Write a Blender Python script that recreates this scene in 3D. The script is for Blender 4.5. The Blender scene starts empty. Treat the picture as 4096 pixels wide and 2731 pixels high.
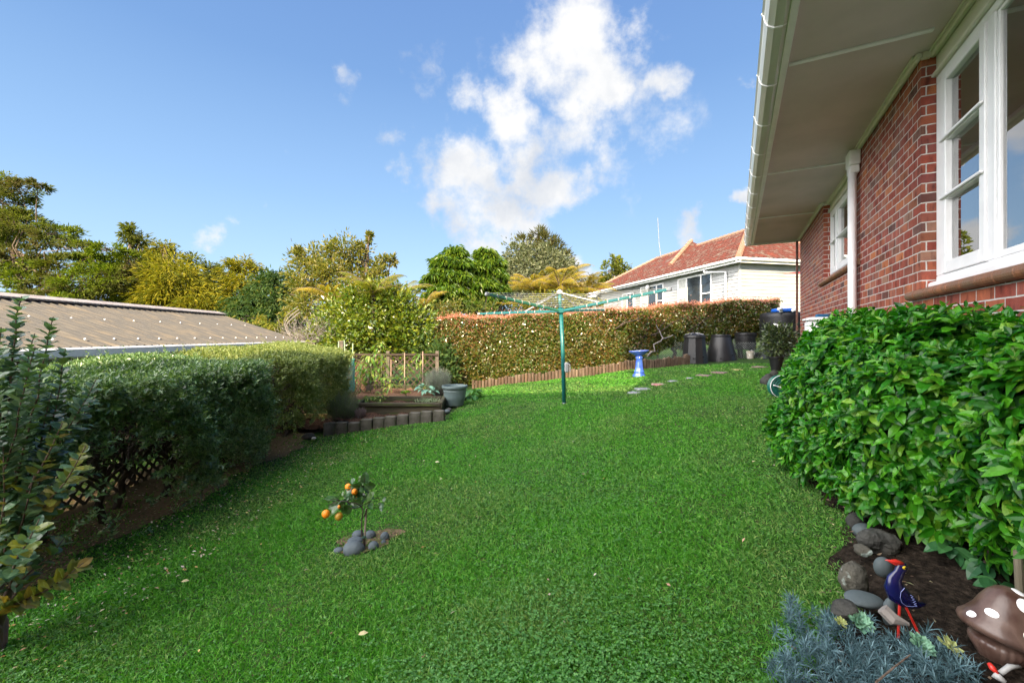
import bpy, math
import numpy as np
from mathutils import Vector
R = np.random.default_rng(7)
SC = bpy.context.scene
COL = SC.collection
F = 432.5; CX = 512.0; HY = 335.25; CH = 1.4
def P(px, py, Y):
    """real place of something seen at bearing px, elevation py, Y metres away"""
    return ((px-CX)/F*Y, Y, CH+(HY-py)/F*Y)
# ------------------------------------------------------------------ ground shape
def sstep(a, b, x):
    t = np.clip((x-a)/(b-a), 0, 1); return t*t*(3-2*t)
def gz(X, Y):
    X = np.asarray(X, float); Y = np.asarray(Y, float)
    b = .17+.12*np.clip(X, -3.2, 3)+.05*np.clip(X-3, 0, 6)-.006*np.clip(Y, 0, 16)
    b = b+.012*np.sin(X*2.1+.7)*np.sin(Y*1.7)+.008*np.sin(X*4.3-Y*3.1)
    far = sstep(16, 24, Y)
    tgt = np.where(X > 3, 1.9*sstep(2, 12, X), -1.2*sstep(3, -8, X))
    b = b*(1-far)+tgt*far
    lf = sstep(-5, -12, X)
    b = b*(1-lf)+(-1.2)*lf
    return b
def g(X, Y): return float(gz(X, Y))
def G(px, py):
    """ground point seen at that bearing"""
    lo, hi = .8, 30.
    dx = (px-CX)/F; dz = (HY-py)/F
    for i in range(60):
        m = (lo+hi)/2
        if CH+dz*m > g(dx*m, m): lo = m
        else: hi = m
    return np.array([dx*lo, lo, g(dx*lo, lo)])
# ------------------------------------------------------------------ materials
def newmat(name):
    m = bpy.data.materials.new(name); m.use_nodes = True
    nt = m.node_tree; nt.nodes.clear()
    return m, nt
def nd(nt, t, **kw):
    n = nt.nodes.new(t)
    for k, v in kw.items(): setattr(n, k, v)
    return n
def c4(c): return (c[0], c[1], c[2], 1)
def ramp(nt, stops):
    r = nd(nt, 'ShaderNodeValToRGB'); el = r.color_ramp.elements
    el[0].position = stops[0][0]; el[0].color = c4(stops[0][1])
    el[1].position = stops[-1][0]; el[1].color = c4(stops[-1][1])
    for p, c in stops[1:-1]:
        e = el.new(p); e.color = c4(c)
    return r
def mixc(nt, a, b, fac, mode='MIX'):
    m = nd(nt, 'ShaderNodeMix', data_type='RGBA', blend_type=mode)
    for s, v in ((m.inputs[6], a), (m.inputs[7], b), (m.inputs[0], fac)):
        if isinstance(v, (int, float)): s.default_value = v
        elif isinstance(v, tuple): s.default_value = c4(v)
        else: nt.links.new(v, s)
    return m.outputs[2]
def mat(name, col, rough=.6, col2=None, scale=8., bump=0., bscale=40., metal=0., spec=.5, stretch=None, col3=None, coat=0.):
    """plain solid: base colour mottled towards col2 by noise, optional fine bump"""
    m, nt = newmat(name)
    o = nd(nt, 'ShaderNodeOutputMaterial'); b = nd(nt, 'ShaderNodeBsdfPrincipled')
    nt.links.new(b.outputs[0], o.inputs[0])
    b.inputs['Roughness'].default_value = rough; b.inputs['Metallic'].default_value = metal
    b.inputs['Specular IOR Level'].default_value = spec
    b.inputs['Coat Weight'].default_value = coat
    tc = nd(nt, 'ShaderNodeTexCoord'); mp = nd(nt, 'ShaderNodeMapping')
    nt.links.new(tc.outputs['Object'], mp.inputs[0])
    if stretch: mp.inputs['Scale'].default_value = stretch
    if col2 is None: col2 = tuple(c*.75 for c in col)
    n = nd(nt, 'ShaderNodeTexNoise'); n.inputs['Scale'].default_value = scale; n.inputs['Detail'].default_value = 6
    nt.links.new(mp.outputs[0], n.inputs[0])
    st = [(.35, col), (.68, col2)]
    if col3: st = [(.3, col), (.5, col2), (.72, col3)]
    r = ramp(nt, st); nt.links.new(n.outputs[0], r.inputs[0]); nt.links.new(r.outputs[0], b.inputs['Base Color'])
    if bump:
        n2 = nd(nt, 'ShaderNodeTexNoise'); n2.inputs['Scale'].default_value = bscale; n2.inputs['Detail'].default_value = 4
        nt.links.new(mp.outputs[0], n2.inputs[0])
        bu = nd(nt, 'ShaderNodeBump'); bu.inputs['Strength'].default_value = bump; bu.inputs['Distance'].default_value = .02
        nt.links.new(n2.outputs[0], bu.inputs['Height']); nt.links.new(bu.outputs[0], b.inputs['Normal'])
    return m
def leafmat(name, cols, rough=.45, transl=.3, spec=.4, patch=None, pscale=1.5, tcol=None):
    """foliage: each leaf its own tint; patch = second tint family spread in drifts"""
    m, nt = newmat(name)
    o = nd(nt, 'ShaderNodeOutputMaterial'); b = nd(nt, 'ShaderNodeBsdfPrincipled')
    b.inputs['Roughness'].default_value = rough; b.inputs['Specular IOR Level'].default_value = spec
    gm = nd(nt, 'ShaderNodeNewGeometry')
    n = len(cols); r = ramp(nt, [(i/max(1, n-1), c) for i, c in enumerate(cols)])
    nt.links.new(gm.outputs['Random Per Island'], r.inputs[0]); col = r.outputs[0]
    if patch:
        tc = nd(nt, 'ShaderNodeTexCoord'); no = nd(nt, 'ShaderNodeTexNoise')
        no.inputs['Scale'].default_value = pscale; no.inputs['Detail'].default_value = 3
        nt.links.new(tc.outputs['Object'], no.inputs[0])
        r2 = ramp(nt, [(.42, (0, 0, 0)), (.6, (1, 1, 1))]); nt.links.new(no.outputs[0], r2.inputs[0])
        r3 = ramp(nt, [(i/max(1, len(patch)-1), c) for i, c in enumerate(patch)])
        nt.links.new(gm.outputs['Random Per Island'], r3.inputs[0])
        col = mixc(nt, col, r3.outputs[0], r2.outputs[0])
    nt.links.new(col, b.inputs['Base Color'])
    t = nd(nt, 'ShaderNodeBsdfTranslucent'); mx = nd(nt, 'ShaderNodeMixShader'); mx.inputs[0].default_value = transl
    tc2 = mixc(nt, col, tcol or (1., 1., .35), 1., 'MULTIPLY')
    nt.links.new(mixc(nt, tc2, (1.6, 1.6, 1.6), 1., 'MULTIPLY'), t.inputs[0])
    nt.links.new(b.outputs[0], mx.inputs[1]); nt.links.new(t.outputs[0], mx.inputs[2]); nt.links.new(mx.outputs[0], o.inputs[0])
    return m
# ------------------------------------------------------------------ objects
ORG = {}
def tag(o, label=None, cat=None, group=None, kind=None):
    if label: o['label'] = label
    if cat: o['category'] = cat
    if group: o['group'] = group
    if kind: o['kind'] = kind
    return o
def thing(name, label, cat, loc=(0, 0, 0), group=None):
    o = bpy.data.objects.new(name, None); COL.objects.link(o); o.location = loc; o.empty_display_size = .1
    ORG[o.name] = np.array(loc, float)
    return tag(o, label, cat, group)
def mk(name, V, lt, ln, m, parent=None, smooth=False, loc=None, mi=None):
    """V verts (world), lt flat loop vertex indices, ln loop counts per face"""
    V = np.asarray(V, np.float64).reshape(-1, 3)
    org = ORG[parent.name] if parent is not None else (np.array(loc, float) if loc is not None else np.array([(V[:, 0].min()+V[:, 0].max())/2, (V[:, 1].min()+V[:, 1].max())/2, V[:, 2].min()]))
    me = bpy.data.meshes.new(name)
    lt = np.asarray(lt, np.int32); ln = np.asarray(ln, np.int32)
    me.vertices.add(len(V)); me.vertices.foreach_set('co', (V-org).astype(np.float32).ravel())
    me.loops.add(len(lt)); me.loops.foreach_set('vertex_index', lt)
    me.polygons.add(len(ln)); st = np.zeros(len(ln), np.int32); st[1:] = np.cumsum(ln)[:-1]
    me.polygons.foreach_set('loop_start', st)
    me.polygons.foreach_set('use_smooth', np.full(len(ln), smooth))
    ms = m if isinstance(m, (list, tuple)) else [m]
    for q in ms: me.materials.append(q)
    if mi is not None: me.polygons.foreach_set('material_index', np.asarray(mi, np.int32))
    me.update(calc_edges=True); me.validate()
    o = bpy.data.objects.new(name, me); COL.objects.link(o)
    if parent is not None: o.parent = parent
    else: o.location = org
    ORG[o.name] = org
    return o
def unit(a):
    a = np.asarray(a, float); return a/np.maximum(np.linalg.norm(a, axis=-1, keepdims=True), 1e-9)
class MB:
    def __init__(s): s.V = []; s.L = []; s.N = []; s.M = []; s.n = 0; s.cm = 0
    def add(s, V, faces):
        V = np.asarray(V, float).reshape(-1, 3); s.V.append(V)
        for f in faces:
            s.L.extend([i+s.n for i in f]); s.N.append(len(f)); s.M.append(s.cm)
        s.n += len(V); return s
    def addnp(s, V, lt, ln):
        s.V.append(V); s.L.extend((np.asarray(lt)+s.n).tolist()); s.N.extend(np.asarray(ln).tolist()); s.M.extend([s.cm]*len(ln)); s.n += len(V); return s
    def box(s, c, size, ax=None, bev=0.):
        c = np.array(c, float); h = np.array(size, float)/2
        ax = np.eye(3) if ax is None else np.array(ax, float)
        if bev <= 0:
            q = np.array([[i, j, k] for i in (-1, 1) for j in (-1, 1) for k in (-1, 1)])*h
            f = [(0, 1, 3, 2), (4, 6, 7, 5), (0, 4, 5, 1), (2, 3, 7, 6), (0, 2, 6, 4), (1, 5, 7, 3)]
            return s.add(q@ax+c, f)
        b = min(bev, min(h)*.45); pr = []
        for k, zz in ((0, -h[2]), (1, -h[2]+b), (2, h[2]-b), (3, h[2])):
            i = b if k in (0, 3) else 0
            x, y = h[0]-i, h[1]-i
            pr += [(-x+b, -y, zz), (x-b, -y, zz), (x, -y+b, zz), (x, y-b, zz), (x-b, y, zz), (-x+b, y, zz), (-x, y-b, zz), (-x, -y+b, zz)]
        f = []
        for k in range(3):
            for i in range(8):
                j = (i+1) % 8; f.append((k*8+i, k*8+j, (k+1)*8+j, (k+1)*8+i))
        f.append(tuple(range(7, -1, -1))); f.append(tuple(range(24, 32)))
        return s.add(np.array(pr)@ax+c, f)
    def bar(s, a, b, w, h, up=(0, 0, 1), bev=0.):
        a = np.array(a, float); b = np.array(b, float); d = b-a; L = np.linalg.norm(d); d = d/L
        u = np.array(up, float); sd = np.cross(d, u)
        if np.linalg.norm(sd) < 1e-4: sd = np.cross(d, (1, 0, 0))
        sd = unit(sd); u = np.cross(sd, d)
        return s.box((a+b)/2, (L, w, h), ax=[d, sd, u], bev=bev)
    def tube(s, pts, rad, seg=8, cap=True, fx=1., ref=None):
        pts = np.array(pts, float); n = len(pts)
        rad = np.full(n, rad, float) if np.isscalar(rad) else np.array(rad, float)
        T = unit(np.gradient(pts, axis=0)); V = []
        ref = np.array(ref, float) if ref is not None else (np.array([0, 0, 1.]) if abs(T[0][2]) < .9 else np.array([1., 0, 0]))
        nrm = unit(ref-T[0]*np.dot(ref, T[0]))
        for i in range(n):
            nrm = unit(nrm-T[i]*np.dot(nrm, T[i])); bn = np.cross(T[i], nrm)
            a = np.arange(seg)*2*math.pi/seg
            V.append(pts[i]+rad[i]*(np.cos(a)[:, None]*nrm+np.sin(a)[:, None]*bn*fx))
        V = np.concatenate(V); f = []
        for i in range(n-1):
            for j in range(seg):
                k = (j+1) % seg; f.append((i*seg+j, i*seg+k, (i+1)*seg+k, (i+1)*seg+j))
        if cap: f.append(tuple(range(seg-1, -1, -1))); f.append(tuple((n-1)*seg+j for j in range(seg)))
        return s.add(V, f)
    def lathe(s, prof, c, seg=32, ax=None):
        """prof = [(r, z)...]"""
        a = np.arange(seg)*2*math.pi/seg; V = []
        for r, z in prof: V.append(np.stack([np.cos(a)*r, np.sin(a)*r, np.full(seg, z)], 1))
        V = np.concatenate(V)
        if ax is not None: V = V@np.array(ax, float)
        f = []; n = len(prof)
        for i in range(n-1):
            for j in range(seg):
                k = (j+1) % seg; f.append((i*seg+j, i*seg+k, (i+1)*seg+k, (i+1)*seg+j))
        if prof[0][0] > 1e-6: f.append(tuple(range(seg-1, -1, -1)))
        if prof[-1][0] > 1e-6: f.append(tuple((n-1)*seg+j for j in range(seg)))
        return s.add(V+np.array(c, float), f)
    def blob(s, c, r, seed=0, amp=.12, n=14, ax=None, flat=0.):
        """rounded lumpy stone"""
        rg = np.random.default_rng(seed); V = []; f = []
        k = rg.normal(size=(6, 3))*2.2; ph = rg.uniform(0, 6, 6)
        m = 2*n
        for i in range(n+1):
            th = math.pi*i/n
            for j in range(m):
                a = 2*math.pi*j/m; V.append((math.sin(th)*math.cos(a), math.sin(th)*math.sin(a), math.cos(th)))
        V = np.array(V); d = 1+amp*np.mean(np.sin(V@k.T+ph), axis=1)*2
        if flat: d = d-flat*np.abs(np.sin(V@(k[:3].T*1.7)+ph[:3])).max(1)*.3
        V = V*d[:, None]*np.array(r, float)
        if ax is not None: V = V@np.array(ax, float)
        for i in range(n):
            for j in range(m):
                q = (j+1) % m; f.append((i*m+j, (i+1)*m+j, (i+1)*m+q, i*m+q))
        return s.add(V+np.array(c, float), f)
    def build(s, name, m, parent=None, smooth=False, loc=None):
        return mk(name, np.concatenate(s.V), s.L, s.N, m, parent, smooth, loc, s.M if isinstance(m, (list, tuple)) else None)
def rotz(a): c, q = math.cos(a), math.sin(a); return np.array([[c, q, 0], [-q, c, 0], [0, 0, 1]])
# leaf templates : (x across, y along, z up), faces
T_RH = (np.array([(0, 0, 0), (-.5, .45, .08), (0, 1, -.05), (.5, .45, .08)]), [(0, 3, 2), (0, 2, 1)])
T_OV = (np.array([(0, 0, 0), (-.38, .28, .08), (-.44, .6, .06), (0, 1, -.12), (.44, .6, .06), (.38, .28, .08), (0, .3, 0), (0, .65, 0)]),
        [(0, 6, 1), (1, 6, 7, 2), (2, 7, 3), (0, 5, 6), (5, 4, 7, 6), (4, 3, 7)])
def _hi():
    ys = [0, .13, .32, .52, .72, .9, 1]; hw = [0, .24, .44, .5, .4, .17, 0]; V = []; f = []
    for y, h in zip(ys, hw):
        z = -.16*y*y+.02*math.sin(y*20)
        V += [(-h, y, z+.16*h), (0, y, z), (h, y, z+.16*h)]
    for i in range(6):
        a = i*3; b = a+3
        f += [(a+1, b+1, b, a) if i else (1, 4, 3), (a+1, a+2, b+2, b+1) if i else (1, 5, 4)]
    V = np.array(V); return V, f
T_HI = _hi()
T_BL = (np.array([(-.5, 0, 0), (.5, 0, 0), (.42, .55, .0), (-.42, .55, .0), (0, 1, -.1)]), [(0, 1, 2, 3), (3, 2, 4)])
def leaves(pos, axis, nrm, L, W, T=T_RH, droop=None):
    """vectorised leaf cloud"""
    n = len(pos); tv, tf = T; k = len(tv)
    a = unit(axis); nn = nrm-a*np.sum(nrm*a, 1)[:, None]; nn = unit(nn); s = np.cross(a, nn)
    L = np.broadcast_to(L, (n,)); W = np.broadcast_to(W, (n,))
    V = pos[:, None, :]+s[:, None, :]*(tv[None, :, 0, None]*W[:, None, None])+a[:, None, :]*(tv[None, :, 1, None]*L[:, None, None])+nn[:, None, :]*(tv[None, :, 2, None]*L[:, None, None])
    if droop is not None: V[:, :, 2] -= (tv[None, :, 1]**2)*(L*droop)[:, None]
    base = (np.arange(n)*k)[:, None]
    fl = np.concatenate([np.array(f) for f in tf])
    lt = (base+fl[None, :]).ravel(); ln = np.tile([len(f) for f in tf], n)
    return V.reshape(-1, 3), lt, ln
def merge(parts):
    V = []; L = []; N = []; o = 0
    for v, l, n in parts: V.append(v); L.append(np.asarray(l)+o); N.append(np.asarray(n)); o += len(v)
    return np.concatenate(V), np.concatenate(L), np.concatenate(N)
def rv(n): return unit(R.normal(size=(n, 3)))
# ================================================================== SKY, SUN, CAMERA
SUN_H = np.array([-math.sin(math.radians(9)), -math.cos(math.radians(9))]); EL = math.radians(30)
SUN = np.array([SUN_H[0]*math.cos(EL), SUN_H[1]*math.cos(EL), math.sin(EL)])
W = bpy.data.worlds.new('World'); SC.world = W; W.use_nodes = True
nt = W.node_tree; nt.nodes.clear()
wo = nd(nt, 'ShaderNodeOutputWorld'); bg = nd(nt, 'ShaderNodeBackground'); nt.links.new(bg.outputs[0], wo.inputs[0])
bg.inputs[1].default_value = .15
sky = nd(nt, 'ShaderNodeTexSky'); sky.sky_type = 'NISHITA'; sky.sun_disc = False
sky.sun_elevation = EL; sky.sun_rotation = math.radians(180+9)
sky.air_density = 1.0; sky.dust_density = .0; sky.ozone_density = 3.0
tc = nd(nt, 'ShaderNodeTexCoord')
def vm(op, a, b=None):
    n = nd(nt, 'ShaderNodeVectorMath', operation=op)
    for s, v in ((0, a), (1, b)):
        if v is None: continue
        if isinstance(v, (tuple, list)): n.inputs[s].default_value = v
        else: nt.links.new(v, n.inputs[s])
    return n
def ma(op, a, b=None, c=None, clamp=False):
    n = nd(nt, 'ShaderNodeMath', operation=op, use_clamp=clamp)
    for s, v in ((0, a), (1, b), (2, c)):
        if v is None: continue
        if isinstance(v, (int, float)): n.inputs[s].default_value = v
        else: nt.links.new(v, n.inputs[s])
    return n.outputs[0]
dirn = vm('NORMALIZE', tc.outputs['Generated']).outputs[0]
n1 = nd(nt, 'ShaderNodeTexNoise'); n1.inputs['Scale'].default_value = 5.5; n1.inputs['Detail'].default_value = 9; n1.inputs['Roughness'].default_value = .62
nt.links.new(dirn, n1.inputs[0])
off = vm('SUBTRACT', n1.outputs['Color'], (.5, .5, .5)).outputs[0]
sc_ = nd(nt, 'ShaderNodeVectorMath', operation='SCALE'); nt.links.new(off, sc_.inputs[0]); sc_.inputs['Scale'].default_value = .2
wd = vm('ADD', dirn, sc_.outputs[0]).outputs[0]
CL = [(572, 45, 72, 1.1), (590, 92, 56, 1.1), (560, 70, 55, 1), (622, 30, 40, .9), (512, 125, 46, .95), (525, 160, 42, .95), (548, 190, 36, .8), (468, 178, 50, 1.05), (500, 208, 48, 1.05), (450, 200, 38, .9),
      (483, 232, 36, .85), (575, 190, 26, .6), (430, 160, 24, .55), (385, 132, 26, .7), (400, 172, 24, .8), (362, 160, 14, .5), (290, 162, 18, .45), (225, 243, 24, .85), (688, 224, 26, 1.0), (700, 215, 18, .8),
      (672, 82, 30, .75), (748, 190, 18, .85), (577, 270, 22, .95), (592, 283, 24, .9), (750, 72, 14, .6), (420, 62, 38, .45), (640, 130, 70, .42), (465, 90, 30, .6), (610, 160, 50, .6), (262, 212, 14, .4), (352, 85, 16, .35), (560, 140, 55, .7)]
tot = None
for (x, y, r, s) in CL:
    c = unit(np.array([(x-CX)/F, 1, (HY-y)/F])); e = unit(np.array([(x+r-CX)/F, 1, (HY-y)/F]))
    rad = float(np.linalg.norm(c-e))*1.12
    d = vm('DISTANCE', wd, tuple(c)).outputs['Value']
    mr = nd(nt, 'ShaderNodeMapRange', interpolation_type='SMOOTHSTEP')
    nt.links.new(d, mr.inputs[0]); mr.inputs[1].default_value = rad*1.3; mr.inputs[2].default_value = 0; mr.inputs[3].default_value = 0; mr.inputs[4].default_value = s
    tot = mr.outputs[0] if tot is None else ma('MAXIMUM', tot, mr.outputs[0])
n2 = nd(nt, 'ShaderNodeTexNoise'); n2.inputs['Scale'].default_value = 9; n2.inputs['Detail'].default_value = 10; n2.inputs['Roughness'].default_value = .6
nt.links.new(dirn, n2.inputs[0])
dens = ma('ADD', tot, ma('MULTIPLY', ma('SUBTRACT', n2.outputs[0], .5), 2.1))
dm = nd(nt, 'ShaderNodeMapRange', interpolation_type='SMOOTHSTEP'); nt.links.new(dens, dm.inputs[0]); dm.inputs[1].default_value = .25; dm.inputs[2].default_value = .95
gate = ma('MULTIPLY', dm.outputs[0], ma('MULTIPLY', tot, 4., clamp=True))
# thicker parts of the clouds turn greyer
gr = nd(nt, 'ShaderNodeTexNoise'); gr.inputs['Scale'].default_value = 4.2; gr.inputs['Detail'].default_value = 5; nt.links.new(wd, gr.inputs[0])
cr = ramp(nt, [(.46, (1.9, 1.9, 1.9)), (.72, (1.15, 1.26, 1.45))]); nt.links.new(gr.outputs[0], cr.inputs[0])
sz = nd(nt, 'ShaderNodeSeparateXYZ'); nt.links.new(dirn, sz.inputs[0])
gd = ramp(nt, [(q, tuple(.50*w for w in c)) for q, c in [(0, (2.4, 3.2, 4.1)), (.1, (2.0, 2.95, 4.0)), (.28, (1.35, 2.25, 3.55)), (.5, (.8, 1.5, 2.85)), (.7, (.6, 1.15, 2.5)), (1, (.4, 1.0, 2.4))]]); nt.links.new(sz.outputs[2], gd.inputs[0])
tint = mixc(nt, sky.outputs[0], gd.outputs[0], .96)
cloudy = mixc(nt, tint, cr.outputs[0], gate)
# unseen bright cloud bank added left and behind the camera as fill light
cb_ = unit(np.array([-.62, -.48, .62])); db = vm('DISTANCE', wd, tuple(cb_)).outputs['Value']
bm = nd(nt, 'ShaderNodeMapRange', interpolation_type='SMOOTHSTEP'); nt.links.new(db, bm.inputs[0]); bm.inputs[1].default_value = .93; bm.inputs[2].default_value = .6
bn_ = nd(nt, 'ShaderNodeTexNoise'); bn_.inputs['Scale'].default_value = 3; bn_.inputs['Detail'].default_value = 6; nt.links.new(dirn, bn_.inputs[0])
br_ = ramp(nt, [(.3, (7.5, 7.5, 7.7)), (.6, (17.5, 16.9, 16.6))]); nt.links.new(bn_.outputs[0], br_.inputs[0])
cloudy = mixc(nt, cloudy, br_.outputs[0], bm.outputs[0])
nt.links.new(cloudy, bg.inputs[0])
sl = bpy.data.lights.new('sun', 'SUN'); sl.energy = 3.6; sl.angle = math.radians(.55); sl.color = (1, .80, .52)
so = bpy.data.objects.new('sun', sl); COL.objects.link(so); so.rotation_euler = Vector(SUN).to_track_quat('Z', 'Y').to_euler()
cam = bpy.data.cameras.new('camera'); co = bpy.data.objects.new('camera', cam); COL.objects.link(co); SC.camera = co
co.location = (0, 0, CH); co.rotation_euler = (math.radians(90), 0, 0)
cam.sensor_width = 36; cam.lens = F/1024*36; cam.shift_y = (HY-341)/1024.; cam.clip_start = .05; cam.clip_end = 2000
SC.view_settings.view_transform = 'Standard'; SC.view_settings.look = 'None'; SC.view_settings.exposure = 1.85; SC.view_settings.gamma = 1
SC.render.engine = 'CYCLES'
# ================================================================== GROUND
def axis_pts(a, b, fine, lo, hi):
    p = list(np.arange(lo, hi+1e-6, fine)); s = fine; x = hi
    while x < b: s *= 1.28; x += s; p.append(x)
    s = fine; x = lo; q = []
    while x > a: s *= 1.28; x -= s; q.append(x)
    return np.array(q[::-1]+p)
gx = axis_pts(-700, 700, .16, -7, 10); gy = axis_pts(-300, 900, .16, -3, 17)
XX, YY = np.meshgrid(gx, gy); ZZ = gz(XX, YY); nx, ny = len(gx), len(gy)
ii = (np.arange(ny-1)[:, None]*nx+np.arange(nx-1)[None, :]).ravel()
m_ground, nt = newmat('ground_soil_grass')
o_ = nd(nt, 'ShaderNodeOutputMaterial'); b_ = nd(nt, 'ShaderNodeBsdfPrincipled'); nt.links.new(b_.outputs[0], o_.inputs[0]); b_.inputs['Roughness'].default_value = .95; b_.inputs['Specular IOR Level'].default_value = .1
tcn = nd(nt, 'ShaderNodeTexCoord'); nn_ = nd(nt, 'ShaderNodeTexNoise'); nn_.inputs['Scale'].default_value = 26; nn_.inputs['Detail'].default_value = 8; nt.links.new(tcn.outputs['Object'], nn_.inputs[0])
rr_ = ramp(nt, [(.3, (.01, .028, .006)), (.5, (.02, .06, .01)), (.62, (.05, .05, .02)), (.75, (.03, .09, .014))]); nt.links.new(nn_.outputs[0], rr_.inputs[0]); nt.links.new(rr_.outputs[0], b_.inputs['Base Color'])
tag(mk('ground', np.stack([XX.ravel(), YY.ravel(), ZZ.ravel()], 1), np.stack([ii, ii+1, ii+nx+1, ii+nx], 1).ravel(), np.full(len(ii), 4), m_ground, smooth=True, loc=(0, 0, 0)), kind='structure')
m_soil = mat('dark_soil', (.006, .0045, .003), .95, (.018, .013, .009), 34, 1., 70, col3=(.04, .03, .022), spec=.1)
m_mulch = mat('mulch', (.02, .012, .008), .95, (.06, .03, .018), 45, .8, 90, col3=(.16, .1, .07), spec=.1)
# garden bed soil to the right (a sheet laid over the ground)
UD = np.array([.4602, .8878]); UN = np.array([.8878, -.4602])
def uv(u, v): return UD*u+UN*v
def bed_edge(u):   # v of the bed's lawn side
    return np.interp(u, [-1.5, 1.0, 1.8, 2.3, 3.0, 4.5, 6, 7.5, 9.5], [.1, .12, .22, .42, .5, .42, .42, .8, 1.3])
us = np.arange(-1.5, 9.5, .08); V = []; fl = []
for i, u in enumerate(us):
    e = float(bed_edge(u))+.04*math.sin(u*7)+.03*math.sin(u*17+1)
    for j in range(9):
        v = e+(1.5-e)*j/8.; q = uv(u, v); V.append((q[0], q[1], g(*q)+.006+.035*math.sin(math.pi*j/8.)+.01*math.sin(u*13+j*2.1)))
for i in range(len(us)-1):
    for j in range(8): a = i*9+j; fl.append((a, a+1, a+10, a+9))
mb = MB(); mb.add(V, fl); tag(mb.build('garden_bed_soil', m_soil, smooth=True), kind='structure')
# ================================================================== BRICK HOUSE
m_white = mat('white_paint', (.86, .85, .85), .45, (.78, .77, .77), 5, .05, 30)
m_cream = mat('cream_paint', (.7, .69, .58), .5, (.62, .61, .5), 3)
m_soffit = mat('soffit_board', (.68, .56, .55), .7, (.56, .47, .45), 1.6, .05, 60)
m_gutter = mat('gutter_enamel', (.62, .63, .58), .3, (.5, .51, .46), 3, stretch=(.4, 3, 3))
m_brownpipe = mat('brown_painted_pipe', (.16, .07, .045), .5)
m_tile_sill = mat('sill_tile', (.33, .13, .06), .5, (.2, .09, .045), 9, .2, 50, col3=(.16, .1, .06))
def brick_material():
    m, nt = newmat('red_brick')
    o = nd(nt, 'ShaderNodeOutputMaterial'); b = nd(nt, 'ShaderNodeBsdfPrincipled'); nt.links.new(b.outputs[0], o.inputs[0])
    tc = nd(nt, 'ShaderNodeTexCoord'); sp = nd(nt, 'ShaderNodeSeparateXYZ'); nt.links.new(tc.outputs['Object'], sp.inputs[0])
    ad = nd(nt, 'ShaderNodeMath', operation='ADD'); nt.links.new(sp.outputs[0], ad.inputs[0]); nt.links.new(sp.outputs[1], ad.inputs[1])
    cb = nd(nt, 'ShaderNodeCombineXYZ'); nt.links.new(ad.outputs[0], cb.inputs[0]); nt.links.new(sp.outputs[2], cb.inputs[1])
    wn = nd(nt, 'ShaderNodeTexNoise'); wn.inputs['Scale'].default_value = 14; nt.links.new(cb.outputs[0], wn.inputs[0])
    ws = nd(nt, 'ShaderNodeVectorMath', operation='MULTIPLY_ADD'); nt.links.new(wn.outputs['Color'], ws.inputs[0]); ws.inputs[1].default_value = (.01, .006, 0); nt.links.new(cb.outputs[0], ws.inputs[2])
    br = nd(nt, 'ShaderNodeTexBrick'); nt.links.new(ws.outputs[0], br.inputs[0])
    br.inputs['Scale'].default_value = 1; br.inputs['Brick Width'].default_value = .24; br.inputs['Row Height'].default_value = .086
    br.inputs['Mortar Size'].default_value = .0056; br.inputs['Mortar Smooth'].default_value = .25; br.offset = .5
    br.inputs['Color1'].default_value = (0, 0, 0, 1); br.inputs['Color2'].default_value = (1, 1, 1, 1); br.inputs['Mortar'].default_value = (.5, .5, .5, 1)
    rp = ramp(nt, [(0, (.22, .045, .03)), (.25, (.30, .066, .04)), (.45, (.24, .07, .045)), (.62, (.37, .105, .05)), (.74, (.20, .042, .036)), (.84, (.46, .15, .055)), (.93, (.10, .038, .034)), (1, (.33, .17, .11))])
    nt.links.new(br.outputs[0], rp.inputs[0])
    # firing marks: vertical streaks in the brick faces
    mp = nd(nt, 'ShaderNodeMapping'); mp.inputs['Scale'].default_value = (16, 5, 1); nt.links.new(cb.outputs[0], mp.inputs[0])
    sn = nd(nt, 'ShaderNodeTexNoise'); sn.inputs['Scale'].default_value = 1; sn.inputs['Detail'].default_value = 5; nt.links.new(mp.outputs[0], sn.inputs[0])
    r2 = ramp(nt, [(.33, (.3, .24, .26)), (.46, (.9, .86, .86)), (.6, (1, 1, 1)), (.72, (1.5, 1.45, 1.3))]); nt.links.new(sn.outputs[0], r2.inputs[0])
    c = mixc(nt, rp.outputs[0], r2.outputs[0], .85, 'MULTIPLY')
    fine = nd(nt, 'ShaderNodeTexNoise'); fine.inputs['Scale'].default_value = 160; fine.inputs['Detail'].default_value = 3; nt.links.new(cb.outputs[0], fine.inputs[0])
    r3 = ramp(nt, [(.35, (.75, .75, .75)), (.7, (1.25, 1.25, 1.25))]); nt.links.new(fine.outputs[0], r3.inputs[0])
    c = mixc(nt, c, r3.outputs[0], .6, 'MULTIPLY')
    bn = nd(nt, 'ShaderNodeTexNoise'); bn.inputs['Scale'].default_value = 2.2; bn.inputs['Detail'].default_value = 5; nt.links.new(cb.outputs[0], bn.inputs[0])
    r5 = ramp(nt, [(.5, (0, 0, 0)), (.75, (1, 1, 1))]); nt.links.new(bn.outputs[0], r5.inputs[0])
    ef = nd(nt, 'ShaderNodeMath', operation='MULTIPLY'); nt.links.new(r5.outputs[0], ef.inputs[0]); ef.inputs[1].default_value = .22
    c = mixc(nt, c, (.42, .3, .26), ef.outputs[0])
    mc = ramp(nt, [(.3, (.40, .375, .34)), (.7, (.62, .60, .56))]); nt.links.new(wn.outputs[0], mc.inputs[0])
    c = mixc(nt, c, mc.outputs[0], br.outputs['Fac'])
    nt.links.new(c, b.inputs['Base Color']); b.inputs['Roughness'].default_value = .75; b.inputs['Specular IOR Level'].default_value = .3
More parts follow.
